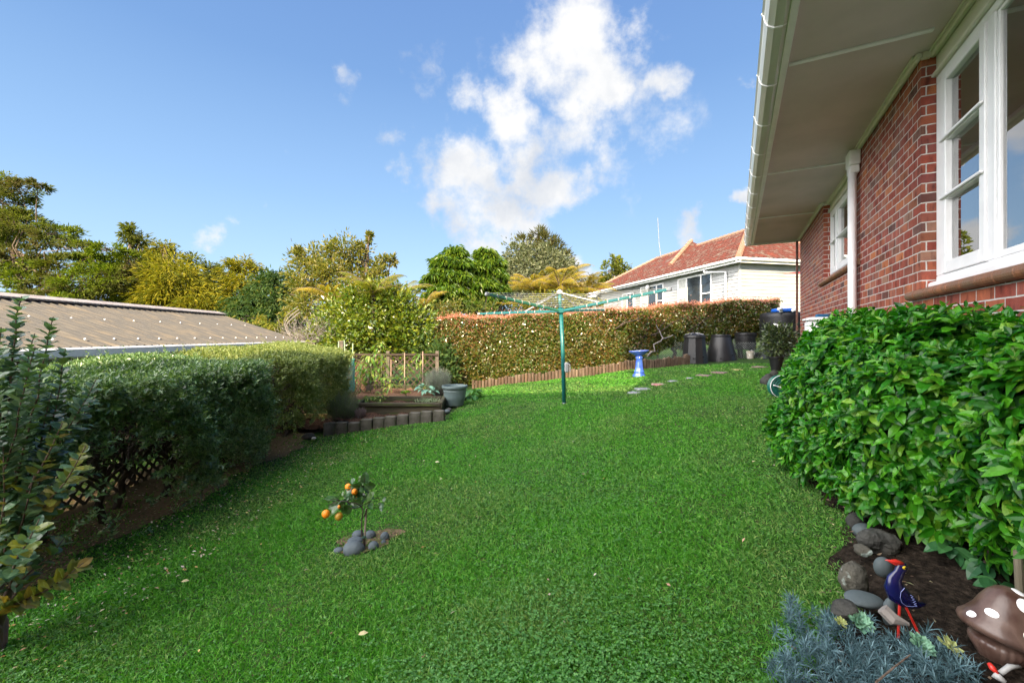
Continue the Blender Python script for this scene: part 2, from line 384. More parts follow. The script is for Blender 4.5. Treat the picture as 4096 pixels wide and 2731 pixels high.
    iv = nd(nt, 'ShaderNodeMath', operation='MULTIPLY_ADD'); nt.links.new(br.outputs['Fac'], iv.inputs[0]); iv.inputs[1].default_value = -1; nt.links.new(fine.outputs[0], iv.inputs[2])
    bu = nd(nt, 'ShaderNodeBump'); bu.inputs['Strength'].default_value = .6; bu.inputs['Distance'].default_value = .006; nt.links.new(iv.outputs[0], bu.inputs['Height']); nt.links.new(bu.outputs[0], b.inputs['Normal'])
    return m
m_brick = brick_material()
def glass_material(name, inner=(.7, .75, .75), fac=1.):
    m, nt = newmat(name); o = nd(nt, 'ShaderNodeOutputMaterial'); t = nd(nt, 'ShaderNodeBsdfTransparent'); t.inputs[0].default_value = c4(inner)
    gl = nd(nt, 'ShaderNodeBsdfGlossy'); gl.inputs['Roughness'].default_value = .01; fr = nd(nt, 'ShaderNodeFresnel'); fr.inputs[0].default_value = 2.7
    mx = nd(nt, 'ShaderNodeMixShader'); fa = nd(nt, 'ShaderNodeMath', operation='MULTIPLY_ADD', use_clamp=True); nt.links.new(fr.outputs[0], fa.inputs[0]); fa.inputs[1].default_value = 1.1; fa.inputs[2].default_value = .22; nt.links.new(fa.outputs[0], mx.inputs[0]); nt.links.new(t.outputs[0], mx.inputs[1]); nt.links.new(gl.outputs[0], mx.inputs[2]); nt.links.new(mx.outputs[0], o.inputs[0])
    return m
m_glass = glass_material('window_glass')
m_curtain = mat('sheer_curtain', (.85, .86, .88), .9, (.75, .77, .8), 3, .3, 8, stretch=(9, 9, .2))
m_room = mat('dim_room', (.09, .085, .08), .9)
m_rooftile = mat('clay_roof', (.2, .05, .03), .8)
house = thing('brick_house', 'red brick house with wide grey soffit and white windows along the right side', 'house')
house.rotation_euler = (0, 0, math.atan2(UD[1], UD[0]))
def hbox(mb, u0, u1, v0, v1, z0, z1, bev=0.):
    return mb.box(((u0+u1)/2, -(v0+v1)/2, (z0+z1)/2), (u1-u0, v1-v0, z1-z0), bev=bev)
VW = 1.46; ZT = 3.87
mb = MB()
for (u0, u1, z1) in ((-6.2, 1.2, ZT), (1.2, 5.09, 1.80), (5.09, 7.5, ZT), (7.5, 9.93, 2.42), (9.93, 13.27, ZT)):
    hbox(mb, u0, u1, VW, VW+.24, -.4, z1)
hbox(mb, 13.03, 13.265, VW+.24, 11.5, -.4, 5.2); hbox(mb, -6.2, 13.27, 11.5, 11.74, -.4, 3.9)
# unseen tall wing added behind the camera to cast the lawn's shade
hbox(mb, -6.45, -6.2, -1.5, 11.7, -.4, 8.9); hbox(mb, -9.0, -6.45, -1.5, -1.25, -.4, 8.9); hbox(mb, -9.25, -9.0, -1.5, 11.7, -.4, 8.9); hbox(mb, -9.0, -6.45, 11.46, 11.7, -.4, 8.9)
mb.build('wall', m_brick, house)
mb = MB()   # roofs
def slab(mb, pts, th=.05):
    p = np.array(pts, float); q = p+np.array([0, 0, -th]); n = len(p); V = np.concatenate([p, q])
    mb.add(V, [tuple(range(n)), tuple(range(2*n-1, n-1, -1))]+[(i, i+n, (i+1) % n+n, (i+1) % n) for i in range(n)])
slab(mb, [(-6.2, -.33, 4.05), (13.45, -.33, 4.05), (13.45, -6.6, 6.75), (-6.2, -6.6, 6.75)])
slab(mb, [(-6.2, -6.6, 6.75), (13.45, -6.6, 6.75), (13.45, -12.6, 4.05), (-6.2, -12.6, 4.05)])
slab(mb, [(-6.0, 1.6, 8.95), (-6.0, -11.9, 8.95), (-7.7, -11.9, 9.5), (-7.7, 1.6, 9.5)]); slab(mb, [(-7.7, 1.6, 9.5), (-7.7, -11.9, 9.5), (-9.4, -11.9, 8.95), (-9.4, 1.6, 8.95)])  # roof of the added wing, its eave sets the shade edge on the lawn
roof = mb.build('roof', m_rooftile, house)
mb = MB(); hbox(mb, -6.2, 13.44, .42, 1.62, 3.9, 3.915)
sof = mb.build('soffit', m_soffit, house)
for ub in (1.7, 4.71, 7.75, 10.6):
    mb = MB(); mb.box((ub, -.93, 3.893), (.045, 1.0, .022), bev=.008); mb.build('batten', m_white, sof)
mb = MB()
for (u0, u1, v) in ((-6.2, 1.2, VW), (5.09, 7.5, VW), (9.93, 13.27, VW), (1.2, 5.09, 1.56), (7.5, 9.93, 1.56)):
    hbox(mb, u0-(.0 if v > 1.5 else .045), u1+(0. if v > 1.5 else .045), v-.045, v-.001, 3.842, 3.898, bev=.012)
    hbox(mb, u0, u1, v-.062, v-.044, 3.88, 3.899, bev=.004)
for u in (1.2, 5.09, 7.5, 9.93):
    hbox(mb, u-.045, u+.0, 1.46, 1.515, 3.843, 3.897) if u in (5.09, 9.93) else hbox(mb, u, u+.045, 1.46, 1.515, 3.843, 3.897)
mb.build('cornice_moulding', m_cream, house)
for u0, u1, z in ((1.2, 5.09, 3.665), (7.5, 9.93, 3.70)): mb = MB(); hbox(mb, u0, u1, 1.561, 1.60, z, 3.87); hbox(mb, u0, u1, 1.525, 1.561, z, z+.03, bev=.012); mb.build('head_board', m_cream, house)
mb = MB(); hbox(mb, -6.2, 13.45, .365, .42, 3.86, 4.04, bev=.006); mb.build('fascia', m_white, house)
# gutter: rolled profile swept along the eave
pr = [(.365, 3.99), (.365, 3.88), (.33, 3.865), (.27, 3.87), (.225, 3.90), (.205, 3.945), (.20, 3.985), (.185, 4.0), (.195, 4.012), (.215, 4.0), (.216, 3.95), (.24, 3.91), (.28, 3.885), (.34, 3.88), (.352, 3.99)]
def sweep(mb, prof, u0, u1, n=1):
    k = len(prof); V = []
    for i in range(n+1):
        for v, z in prof: V.append((u0+(u1-u0)*i/n, -v, z))
    f = [(i*k+j, i*k+(j+1) % k, (i+1)*k+(j+1) % k, (i+1)*k+j) for i in range(n) for j in range(k)]
    mb.add(V, f+[tuple(range(k-1, -1, -1)), tuple(range(n*k, n*k+k))])
mb = MB(); sweep(mb, pr, -6.2, 13.46); gut = mb.build('gutter', m_gutter, house)
for u in np.arange(2.2, 13.3, .92):
    mb = MB(); sweep(mb, [(v+(-.006 if i < 8 else .004), z-(.006 if i < 6 else 0)) for i, (v, z) in enumerate(pr[1:9])]+[(v-.003, z) for v, z in pr[9:14]], u, u+.018); mb.build('bracket', m_white, gut)
mb = MB(); hbox(mb, 13.46, 13.56, .21, 1.5, 3.86, 3.98, bev=.02); mb.build('gutter', m_white, house)
# downpipes
mb = MB(); mb.tube([(7.22, -1.375, 3.62), (7.22, -1.375, .3)], .048, 14); mb.tube([(7.34, -1.40, 3.60), (7.34, -1.40, .3)], .03, 10)
dp = mb.build('downpipe', m_white, house, smooth=True)
mb = MB(); hbox(mb, 7.14, 7.38, 1.33, 1.455, 3.66, 3.86, bev=.012); hbox(mb, 7.17, 7.36, 1.34, 1.45, 3.56, 3.665, bev=.012); mb.build('rainwater_head', m_white, dp)
mb = MB(); mb.box((13.36, -1.40, 2.2), (.07, .05, 3.3), bev=.008); mb.box((13.30, -1.42, 3.2), (.1, .02, .02)); mb.box((13.30, -1.42, 1.4), (.1, .02, .02)); mb.build('downpipe', m_brownpipe, house)
def window(u0, u1, z0, z1, cells, sill_z, tiles):
    """cells: list of (ua, ub, [z breaks]) glass areas with sash around"""
    mb = MB(); vf = 1.56; cells = sorted(cells)
    hbox(mb, u0, u1, vf, vf+.09, z0, z0+.085, bev=.006); hbox(mb, u0, u1, vf, vf+.09, z1-.06, z1, bev=.006)
    edges = [u0]+[q for c in cells for q in (c[0], c[1])]+[u1]
    for a, b in zip(edges[0::2], edges[1::2]):
        hbox(mb, a, b, vf+.001, vf+.09, z0+.085, z1-.06, bev=.006)
    hbox(mb, u0-.0, u1, vf-.055, vf-.001, z0-.035, z0+.03, bev=.01)
    fr = mb.build('window', m_white, house)
    for (a, b, zs, sash) in cells:
        s = .085 if sash else .03; zb, zt = z0+.088, z1-.063; mb = MB(); va, vb = (vf-.012, vf+.045) if sash else (vf+.01, vf+.05)
        hbox(mb, a+.003, a+s, va, vb, zb, zt, bev=.006); hbox(mb, b-s, b-.003, va, vb, zb, zt, bev=.006)
        hbox(mb, a+s, b-s, va+.001, vb, zb, zb+(.1 if sash else .05), bev=.006); hbox(mb, a+s, b-s, va+.001, vb, zt-s*.8, zt, bev=.006)
        for z in zs:
            hbox(mb, a+s, b-s, va+.001, vb, z-.02, z+.02, bev=.004); hbox(mb, a+.01, b-.01, va-.022, va, z-.012, z+.01, bev=.004)
        mb.build('sash', m_white, fr)
        zz = [zb+.1]+list(zs)+[zt-.05]
        mb = MB()
        hbox(mb, a+s-.005, b-s+.005, vf+.03, vf+.034, zb+.02, zt-.02); mb.build('pane', m_glass, fr)
        mb = MB(); n = 40; V = []
        for i in range(n+1):
            uu = a+(b-a)*i/n; vv = vf+.22+.018*math.sin(i*2.3)
            for z in (z0+.02, z0+(z1-z0)*.78): V.append((uu, -vv, z))
        mb.add(V, [(2*i, 2*i+2, 2*i+3, 2*i+1) for i in range(n)]); mb.build('curtain', m_curtain, fr)
    mb = MB()
    hbox(mb, u0-.3, u1+.3, vf+1.6, vf+1.62, z0-.9, z1+.2); mb.build('room_wall', m_room, fr)
    mb = MB(); rr = .043; u = u1+.2; k = 0
    while u > u0-.2:
        w = .225; prf = [(rr*.9, 0), (rr, .006), (rr, w-.012), (rr*.9, w-.006)]
        mb.lathe(prf, (u, -(1.437), sill_z), 16, ax=[[0, 1, 0], [0, 0, 1], [-1, 0, 0]]); hbox(mb, u-w+.007, u, 1.44, 1.54, sill_z-.03, sill_z+.036, bev=.004); u -= w
    mb.build('tile_sill', m_tile_sill, house, smooth=False)
window(1.2, 5.09, 1.835, 3.665, [(4.22, 4.955, (2.56, 3.05), True), (2.2, 4.12, (), False), (1.34, 2.1, (2.56, 3.05), True)], 1.765, 1)
window(7.5, 9.93, 2.45, 3.70, [(9.32, 9.83, (3.09,), True), (8.25, 9.22, (3.09,), True), (7.6, 8.15, (3.09,), True)], 2.385, 1)
# ================================================================== NEIGHBOUR'S WEATHERBOARD HOUSE
m_wb = mat('weatherboard_paint', (.42, .42, .415), .55, (.38, .38, .375), 1.3, .1, 20, col3=(.31, .32, .31))
m_ntile = mat('concrete_tile', (.13, .036, .024), .85, (.08, .027, .02), 2.4, .4, 14, col3=(.13, .10, .08), spec=.2)
m_ridge = mat('ridge_tile', (.32, .16, .1), .85, (.22, .14, .1), 5, .3, 30)
m_dark = mat('dark_window_glass', (.045, .055, .06), .06, (.02, .025, .03), .8, spec=1.)
m_curt2 = mat('net_curtain', (.45, .45, .42), .9)
nb = thing('weatherboard_house', 'white weatherboard house with red tiled hip roof beyond the clipped hedge', 'house', (11, 21, 1.6))
d3 = np.array([-.224, .9746, 0]); n3 = np.array([.9746, .224, 0]); C0 = np.array([11., 21., 0]); LN, WN, ZE = 19.3, 9.0, 5.2; TP = math.tan(math.radians(30))
def N3(u, v, z): return C0+d3*u+n3*v+np.array([0, 0, z])
mb = MB()
def boards(mb, a, b, out, z0, z1, h=.18):
    a = np.array(a, float); b = np.array(b, float); out = np.array(out, float); z = z0
    while z < z1:
        zt = min(z+h, z1); up = np.array([0, 0, 1.])
        q = [a+up*z+out*.04, b+up*z+out*.04, b+up*zt+out*.008, a+up*zt+out*.008, a+up*z, b+up*z]
        mb.add(q, [(0, 1, 2, 3), (4, 5, 1, 0)]); z += h
e0 = N3(.5, .5, 0)
boards(mb, N3(.5, .5, 0), N3(LN-.5, .5, 0), -n3, 1.2, 5.06); boards(mb, N3(.5, WN-.5, 0), N3(.5, .5, 0), -d3, 1.2, 5.06)
boards(mb, N3(LN-.5, .5, 0), N3(LN-.5, WN-.5, 0), d3, 1.2, 5.06)
mb.box(N3(.5, .5, 3.1), (.11, .11, 3.9), ax=[d3, n3, (0, 0, 1)])
mb.build('wall', m_wb, nb)
mb = MB(); mb.box(N3(LN/2, WN/2, 5.11), (LN-.1, WN-.1, .03), ax=[d3, n3, (0, 0, 1)]); mb.build('soffit', m_wb, nb)
def tileroof(mb, o, ea, eb, L, half, z0):
    """o eave corner, ea along eave, eb inward; plan 45-degree hips both ends"""
    nr = int(half/.3); V = []; rows = []
    cols = np.arange(0, L+.01, .075)
    for r in range(nr+1):
        for s in (0, 1):
            if r == nr and s == 1: break
            t = min(r*half/nr+(half/nr*.97 if s else 0), half); x = np.clip(cols, t, L-t)
            z = z0+t*TP+(.0 if s else .055)+.028*np.sin(cols/.3*2*math.pi)
            rows.append(o+ea*x[:, None]+eb*t+np.array([0, 0, 1.])*z[:, None])
    V = np.concatenate(rows); k = len(cols); f = []
    for r in range(len(rows)-1):
        b = r*k; idx = b+np.arange(k-1); f.append(np.stack([idx, idx+1, idx+k+1, idx+k], 1))
    f = np.concatenate(f); mb.addnp(V, f.ravel(), np.full(len(f), 4))
mb = MB()
tileroof(mb, N3(0, 0, 0), d3, n3, LN, WN/2, ZE); tileroof(mb, N3(0, WN, 0), -n3, d3, WN, WN/2, ZE); tileroof(mb, N3(LN, 0, 0), n3, -d3, WN, WN/2, ZE); tileroof(mb, N3(LN, WN, 0), -d3, -n3, LN, WN/2, ZE)
nroof = mb.build('roof', m_ntile, nb)
def ridge(mb, a, b):
    a = np.array(a); b = np.array(b); L = np.linalg.norm(b-a); n = int(L/.38)
    for i in range(n):
        p = a+(b-a)*i/n; q = a+(b-a)*(i+1.06)/n; mb.tube([p+np.array([0, 0, .02]), q+np.array([0, 0, -.0])], [.15, .13], 8)
mb = MB(); hz = ZE+WN/2*TP
ridge(mb, N3(0, 0, ZE+.02), N3(WN/2, WN/2, hz+.02)); ridge(mb, N3(0, WN, ZE+.02), N3(WN/2, WN/2, hz+.02)); ridge(mb, N3(WN/2, WN/2, hz+.03), N3(LN-WN/2, WN/2, hz+.03)); ridge(mb, N3(LN, 0, ZE+.02), N3(LN-WN/2, WN/2, hz+.02))
mb.build('ridge_tiles', m_ridge, nroof)
# raised cross hip further along the ridge
mb = MB(); o2 = N3(9.2, 2.9, 0); 
for a_, b_, c_ in (((8.2, 1.6), (10.9, 1.6), (9.55, 4.2)), ((10.9, 1.6), (10.9, 6), (9.55, 4.2)), ((8.2, 6), (8.2, 1.6), (9.55, 4.2))):
    pa = N3(a_[0], a_[1], ZE+min(a_[1], WN-a_[1])*TP+.03); pb = N3(b_[0], b_[1], ZE+min(b_[1], WN-b_[1])*TP+.03); pc = N3(c_[0], c_[1], hz+.42); mb.add([pa, pb, pc], [(0, 1, 2)])
ch = mb.build('cross_hip', m_ntile, nroof)
mb = MB(); ridge(mb, N3(8.2, 1.6, ZE+1.6*TP+.05), N3(9.55, 4.2, hz+.45)); mb.build('hip_tiles', m_ridge, nroof)
mb = MB(); mb.tube([N3(13.6, 4.3, hz-.1), N3(13.9, 4.3, hz+1.2), N3(14.1, 4.3, hz+3.3)], .03, 6); mb.build('antenna_mast', mat('grey_metal', (.25, .27, .28), .4, metal=.6), nb)
mb = MB()
for a, b, nrm_ in ((N3(-.1, -.06, ZE-.06), N3(LN, -.06, ZE-.06), n3), (N3(-.06, -.1, ZE-.06), N3(-.06, WN, ZE-.06), d3)):
    mb.bar(a, b, .13, .13, bev=.03)
    mb.bar(a+np.array([0, 0, -.09])+nrm_*.1, b+np.array([0, 0, -.09])+nrm_*.1, .03, .16)
mb.build('gutter', m_white, nb)
mb = MB(); mb.tube([N3(2.6, .05, ZE-.1), N3(2.6, .05, ZE-.35), N3(1.35, .38, ZE-.5), N3(1.35, .38, 1.5)], .06, 8); mb.build('downpipe', m_white, nb, smooth=True)
mb = MB(); mb.blob(N3(8.8, .28, 4.72), (.14, .14, .18), 3, 0); mb.build('wall_lamp', m_white, nb, smooth=True)
def nwin(u0, u1, z0, z1, cuts, hb=(), curt=None):
    mb = MB(); vf = .425
    fr = [(u0, u0+.06), (u1-.06, u1)]+[(c-.035, c+.035) for c in cuts]
    for a, b in fr: mb.box(N3((a+b)/2, vf, (z0+z1)/2), (b-a, .08, z1-z0), ax=[d3, n3, (0, 0, 1)])
    es = [u0]+list(cuts)+[u1]
    for z in (z0+.04, z1-.04): mb.box(N3((u0+u1)/2, vf+.002, z), (u1-u0-.002, .08, .08), ax=[d3, n3, (0, 0, 1)])
    for (ci, z) in hb: mb.box(N3((es[ci]+es[ci+1])/2, vf+.003, z), (es[ci+1]-es[ci], .08, .06), ax=[d3, n3, (0, 0, 1)])
    w = mb.build('window', m_white, nb)
    for i in range(len(es)-1):
        mb = MB(); mb.box(N3((es[i]+es[i+1])/2, vf+.01, (z0+z1)/2), (es[i+1]-es[i]-.08, .02, z1-z0-.1), ax=[d3, n3, (0, 0, 1)])
        mb.build('pane', m_curt2 if (curt is not None and i in curt) else m_dark, w)
def uof(px, v=.45):   # distance along the neighbour's wall seen at that bearing
    k = (px-CX)/F; a = C0+n3*v; return float((a[0]-k*a[1])/(k*d3[1]-d3[0]))
u_a, u_b = uof(712), uof(678.5); nwin(u_a, u_b, 3.0, 4.86, [uof(701.5), uof(687.2)], [(0, 3.75), (2, 3.65)], [2])
u_a, u_b = uof(663.8), uof(641); nwin(u_a, u_b, 2.8, 4.82, [uof(657), uof(648)], [(0, 3.7), (2, 3.7)], [2])
u_a, u_b = uof(634), uof(622.5); nwin(u_a, u_b, 2.8, 4.6, [uof(627.5)], [], [1])
# little porch at its far end
pc = thing('side_porch', 'small white porch with red roof at the far end of the weatherboard house', 'porch', tuple(N3(18.2, -1.2, 1.4)))
mb = MB(); boards(mb, N3(17.2, -1.8, 0), N3(21, -1.8, 0), -n3, 1.0, 4.0); boards(mb, N3(17.2, .5, 0), N3(17.2, -1.8, 0), -d3, 1.0, 4.4); mb.build('wall', m_wb, pc)
mb = MB(); slab(mb, [N3(16.9, -2.2, 4.15), N3(21.3, -2.2, 4.15), N3(21.3, .3, 5.0), N3(16.9, .3, 5.0)], .12); mb.build('roof', m_ntile, pc)
mb = MB(); mb.bar(N3(16.8, -2.3, 4.1), N3(21.3, -2.3, 4.1), .14, .14); mb.bar(N3(16.85, -2.2, 4.12), N3(16.85, .2, 4.95), .05, .2); mb.build('fascia', m_white, pc)
mb = MB(); mb.box(N3(19.3, -1.84, 3.2), (1.1, .06, 1.3), ax=[d3, n3, (0, 0, 1)]); mb.build('window', m_dark, pc)
# small awning roof seen past the house corner
aw = thing('lean_to_awning', 'small corrugated red awning with white gutter against the white weatherboards', 'awning', (12.6, 18.2, 3.4))
mb = MB(); V = []; xs = np.arange(0, 3.0, .02); y0, y1 = 17.6, 19.2
for x in xs:
    zz = .015*math.sin(x/.076*2*math.pi); V += [(12.0+x*1., y0, 3.92+x*.1+zz), (12.0+x, y1, 4.15+x*.1+zz)]
mb.add(V, [(2*i, 2*i+2, 2*i+3, 2*i+1) for i in range(len(xs)-1)]); mb.build('roof', mat('red_iron', (.22, .03, .025), .5), aw)
mb = MB(); mb.bar((11.9, 17.55, 3.8), (15.0, 17.55, 4.05), .12, .1, bev=.02); mb.build('gutter', m_white, aw)
mb = MB(); mb.bar((13.6, 17.7, 1.0), (13.6, 17.7, 3.85), .1, .1); mb.build('post', m_white, aw)
# ================================================================== SHED ROOF BEHIND THE LEFT HEDGE
shed = thing('shed', 'long low shed with weathered brown corrugated roof and white gutter behind the left hedge', 'shed', (-6.5, 6, -1.0))
m_fibro = mat('weathered_corrugated_sheet', (.11, .098, .082), .9, (.075, .072, .068), 3, .3, 20, stretch=(.5, 3.5, 1), col3=(.15, .122, .088), spec=.2)
def SX(x, y): return x-.05*y
mb = MB(); ys = np.arange(1.5, 12.25, .0125); V = []; ts = np.linspace(0, 1, 7)
for y in ys:
    w = .026*math.sin(y/.146*2*math.pi); st = .004*(int(y/.9) % 2)
    for t in ts: V.append((SX(-5.28-2.45*t, y), y, 1.235+.785*t+w+st))
k = len(ts); V = np.array(V); i0 = (np.arange(len(ys)-1)[:, None]*k+np.arange(k-1)[None, :]).ravel()
mb.addnp(V, np.stack([i0, i0+1, i0+k+1, i0+k], 1).ravel(), np.full(len(i0), 4))
shr = mb.build('roof', m_fibro, shed, smooth=True)
mb = MB(); slab(mb, [(SX(-7.7, 1.5), 1.5, 1.97), (SX(-7.7, 12.2), 12.2, 1.97), (SX(-10, 12.2), 12.2, 1.3), (SX(-10, 1.5), 1.5, 1.3)]); mb.build('rear_roof', m_fibro, shed)
mb = MB()
for a, b in ((1.5, 5.2), (5.19, 8.8), (8.79, 12.27)):
    mb.bar((SX(-7.6, a), a, 2.035), (SX(-7.6, b), b, 2.035), .26, .03, up=(.3, 0, 1)); mb.bar((SX(-7.80, a), a, 2.03), (SX(-7.80, b), b, 2.03), .2, .03, up=(-.3, 0, 1))
mb.build('ridge_cap', mat('chalky_white_paint', (.32, .31, .30), .75, (.2, .15, .14), 9, stretch=(1, 3, 1)), shed)
sw = MB()
for t, dy in ((.12, .44), (.53, .6)):
    for y in np.arange(2.0, 12.1, dy):
        if t > .8 and R.random() < .5: continue
        sw.lathe([(.0, .018), (.008, .014), (.014, .005), (.014, -.004)], (SX(-5.28-2.45*t, y), y+R.normal()*.02, 1.235+.785*t+.022), 8)
o_ = sw.build('roof_screw', m_white, shr); tag(o_, kind='stuff')
mb = MB(); mb.bar((SX(-5.2, 1.5), 1.5, 1.185), (SX(-5.2, 12.22), 12.22, 1.185), .12, .13, bev=.02); mb.build('gutter', m_white, shed)
m_oldwood = mat('weathered_timber', (.15, .125, .10), .9, (.08, .07, .058), 4, .5, 40, stretch=(1, 1, 6), spec=.15)
mb = MB()
for i in range(9): mb.bar((SX(-5.36, 1.7), 1.7, 1.05-.2*i), (SX(-5.36, 12.0), 12.0, 1.05-.2*i), .03, .19)
mb.box((-7.6, 12.0, .1), (4.3, .06, 2.2)); mb.build('wall', m_oldwood, shed)
# ================================================================== FENCES AND LATTICE
def lattice(mb, a, b, z0, z1, p=.085, w=.032, t=.008):
    a = np.array([a[0], a[1], 0.]); b = np.array([b[0], b[1], 0.]); L = np.linalg.norm(b-a); d = (b-a)/L; n = np.array([-d[1], d[0], 0]); H = z1-z0
    st = p*1.414
    for s, off in ((1, t/2+.0005), (-1, -t/2-.0005)):
        c = -H if s > 0 else 0.
        while c < L+(0 if s > 0 else H):
            # line x = c + s*z
            za, zb = 0., H
            xa, xb = c, c+s*H
            if s > 0:
                if xa < 0: za = -xa; xa = 0
                if xb > L: zb = L-c; xb = L
            else:
                if xa > L: za = c-L; xa = L
                if xb < 0: zb = c; xb = 0
            if zb > za+.02: mb.bar(a+d*xa+n*off+np.array([0, 0, z0+za]), a+d*xb+n*off+np.array([0, 0, z0+zb]), t, w, up=n if False else np.cross(n, [0, 0, 1.]) if False else (0, 0, 1))
            c += st
lf = thing('lattice_fence', 'dark diagonal lattice fence standing behind the near left hedge', 'fence', (-4.1, 5, -.3))
mb = MB(); lattice(mb, (-4.05, 1.2), (-4.35, 9.2), -.35, .95); mb.build('lattice_panel', m_oldwood, lf)
mb = MB(); mb.bar((-4.05, 1.2, .98), (-4.35, 9.2, .98), .05, .07); mb.bar((-4.05, 1.2, -.36), (-4.35, 9.2, -.36), .05, .1); mb.build('rail', m_oldwood, lf)
for y in (1.2, 3.0, 4.8, 6.6, 8.4): mb = MB(); mb.box((-4.06-.0375*(y-1.2)-.06, y, .33), (.09, .09, 1.4)); mb.build('post', m_oldwood, lf)
tf = thing('trellis_fence', 'low brown diamond trellis fence with flat top rail behind the pepper plants', 'fence', (-2.9, 10.8, 0))
m_trel = mat('brown_trellis_wood', (.062, .045, .034), .85, (.038, .028, .022), 6, .4, 30, spec=.2)
x0, x1 = P(352, 0, 10.8)[0], P(436, 0, 10.8)[0]
mb = MB(); lattice(mb, (x0, 10.8), (x1, 10.8), .08, .9, p=.12, w=.035); mb.build('trellis_panel', m_trel, tf)
mb = MB(); mb.bar((x0, 10.78, .93), (x1+.05, 10.78, .93), .07, .05); mb.bar((x0, 10.76, .1), (x1, 10.76, .1), .05, .12); mb.build('rail', m_trel, tf)
for x in (x1+.03, x0+.9): mb = MB(); mb.box((x, 10.82, .42), (.08, .08, 1.2)); mb.build('post', m_oldwood, tf)
tp = MB(); tp.box((P(341.5, 0, 10.6)[0], 10.6, .5), (.13, .13, 1.55), bev=.01); tag(tp.build('fence_post', m_oldwood), 'thick dark timber post at the left end of the low trellis fence', 'post')
# lit lattice beside the vegetable garden, leaning
ls = thing('lattice_screen', 'sunlit reddish lattice screen leaning beside the green netting', 'lattice', (-3.75, 9.6, -.1))
mb = MB(); lattice(mb, (-3.9, 9.3), (-3.5, 10.4), -.1, .85, p=.07, w=.03); mb.build('lattice_panel', mat('pinkish_lattice', (.36, .2, .12), .8, (.25, .13, .08), 6), ls)
mb = MB(); mb.bar((-3.9, 9.3, .87), (-3.5, 10.4, .87), .04, .05); mb.build('rail', m_trel, ls)
# chain link fence beneath the clipped hedge
m_wire = mat('galvanised_wire', (.2, .22, .2), .5, metal=.5)
cf = thing('chain_link_fence', 'green wire chain link fence glimpsed beneath the raised hedge', 'fence', (4, 13.6, .4))
mb = MB(); xs = np.arange(1.5, 8.5, .075)
for x in xs:
    for s in (1, -1): mb.tube([(x, 13.6, .35), (x+s*.85, 13.6, 1.2)], .0028, 3, cap=False)
mb.build('mesh', m_wire, cf)
for x in (2.2, 4.6, 7.0): mb = MB(); mb.tube([(x, 13.65, .1), (x, 13.65, 1.3)], .022, 8); mb.build('post', m_wire, cf)
# ================================================================== PLANT BUILDERS
m_bark = mat('bark', (.11, .08, .06), .9, (.2, .16, .13), 12, .6, 40, stretch=(1, 1, .3), spec=.15)
m_bark_d = mat('dark_bark', (.035, .026, .02), .9, (.07, .055, .045), 12, .6, 40, spec=.15)
m_bark_g = mat('grey_twigs', (.24, .22, .2), .9, (.15, .13, .12), 8, spec=.15)
def limb(mb, a, b, r0, r1, wob=.06, n=5, seg=6, sag=0.):
    a = np.array(a, float); b = np.array(b, float); L = np.linalg.norm(b-a); t = np.linspace(0, 1, n)
    p = a+(b-a)*t[:, None]+R.normal(size=(n, 3))*wob*L*(np.sin(t*math.pi))[:, None]; p[:, 2] += sag*np.sin(t*math.pi)*L
    mb.tube(p, r0+(r1-r0)*t, seg, cap=False)
def cloud(c, r, nsub, per, spread=.33, L=.12, W=.05, T=T_RH, out=.5, down=0., flat=1., jit=.3, droop=None, shell=(.55, 1.)):
    """leaf clusters through an ellipsoid: uneven outline, gaps, light and dark clumps"""
    c = np.array(c, float); r = np.array(r, float)
    d = rv(nsub); rad = R.uniform(shell[0], shell[1], nsub)**.6
    sc = c+d*rad[:, None]*r
    ss = spread*r.min()*R.uniform(.6, 1.3, nsub)
    n = nsub*per; idx = np.repeat(np.arange(nsub), per)
    q = R.normal(size=(n, 3))*ss[idx][:, None]*np.array([1, 1, flat]); pos = sc[idx]+q
    ax = unit(unit(q)*.8+d[idx]*out+rv(n)*.5+np.array([0, 0, -down])); nr = unit(d[idx]*.6+rv(n)*.8+np.array([0, 0, .35]))
    LL = L*R.uniform(1-jit, 1+jit, n)
    return leaves(pos, ax, nr, LL, LL*(W/L), T, droop)
def mkleaf(name, parts, m, parent=None): v, l, n = merge(parts); return mk(name, v, l, n, m, parent)
def clump_tree(name, label, cat, base, clumps, lm, bark=None, tr=.18, group=None, twigs=3, **kw):
    kw['dens'] = kw.get('dens', 26)*(1.9 if clumps[0][2] > 16.5 else 1.35)
    """clumps: (px, py, Y, rx, ry [,rdepth]) seen sizes turned into real ellipsoids standing at Y"""
    root = thing(name, label, cat, base, group); parts = []; mb = MB(); b = np.array(base, float)
    C = [np.array(P(c[0], c[1], c[2])) for c in clumps]
    top = max(C, key=lambda q: q[2]); mid = b+(top-b)*.55
    limb(mb, b, mid, tr, tr*.7, .03); limb(mb, mid, top, tr*.7, tr*.2, .05)
    for c, q in zip(clumps, C):
        k = c[2]/F; r = (c[3]*k, (c[5] if len(c) > 5 else c[3]*.9)*k, c[4]*k)
        a = b+(top-b)*R.uniform(.35, .7); limb(mb, a, q, tr*.45, tr*.12, .08)
        for _ in range(twigs): limb(mb, q-rv(1)[0]*np.array(r)*.3, q+rv(1)[0]*np.array(r)*.85, tr*.14, tr*.04, .1, 4, 4)
        vol = c[3]*c[4]/900.
        kk = dict(kw); ns = max(6, int(kk.pop('dens', 26)*vol)); per = kk.pop('per', 34)
        parts.append(cloud(q, r, ns, per, **kk))
    mb.build('trunk', bark or m_bark, root, smooth=True); mkleaf('crown', parts, lm, root)
    return root
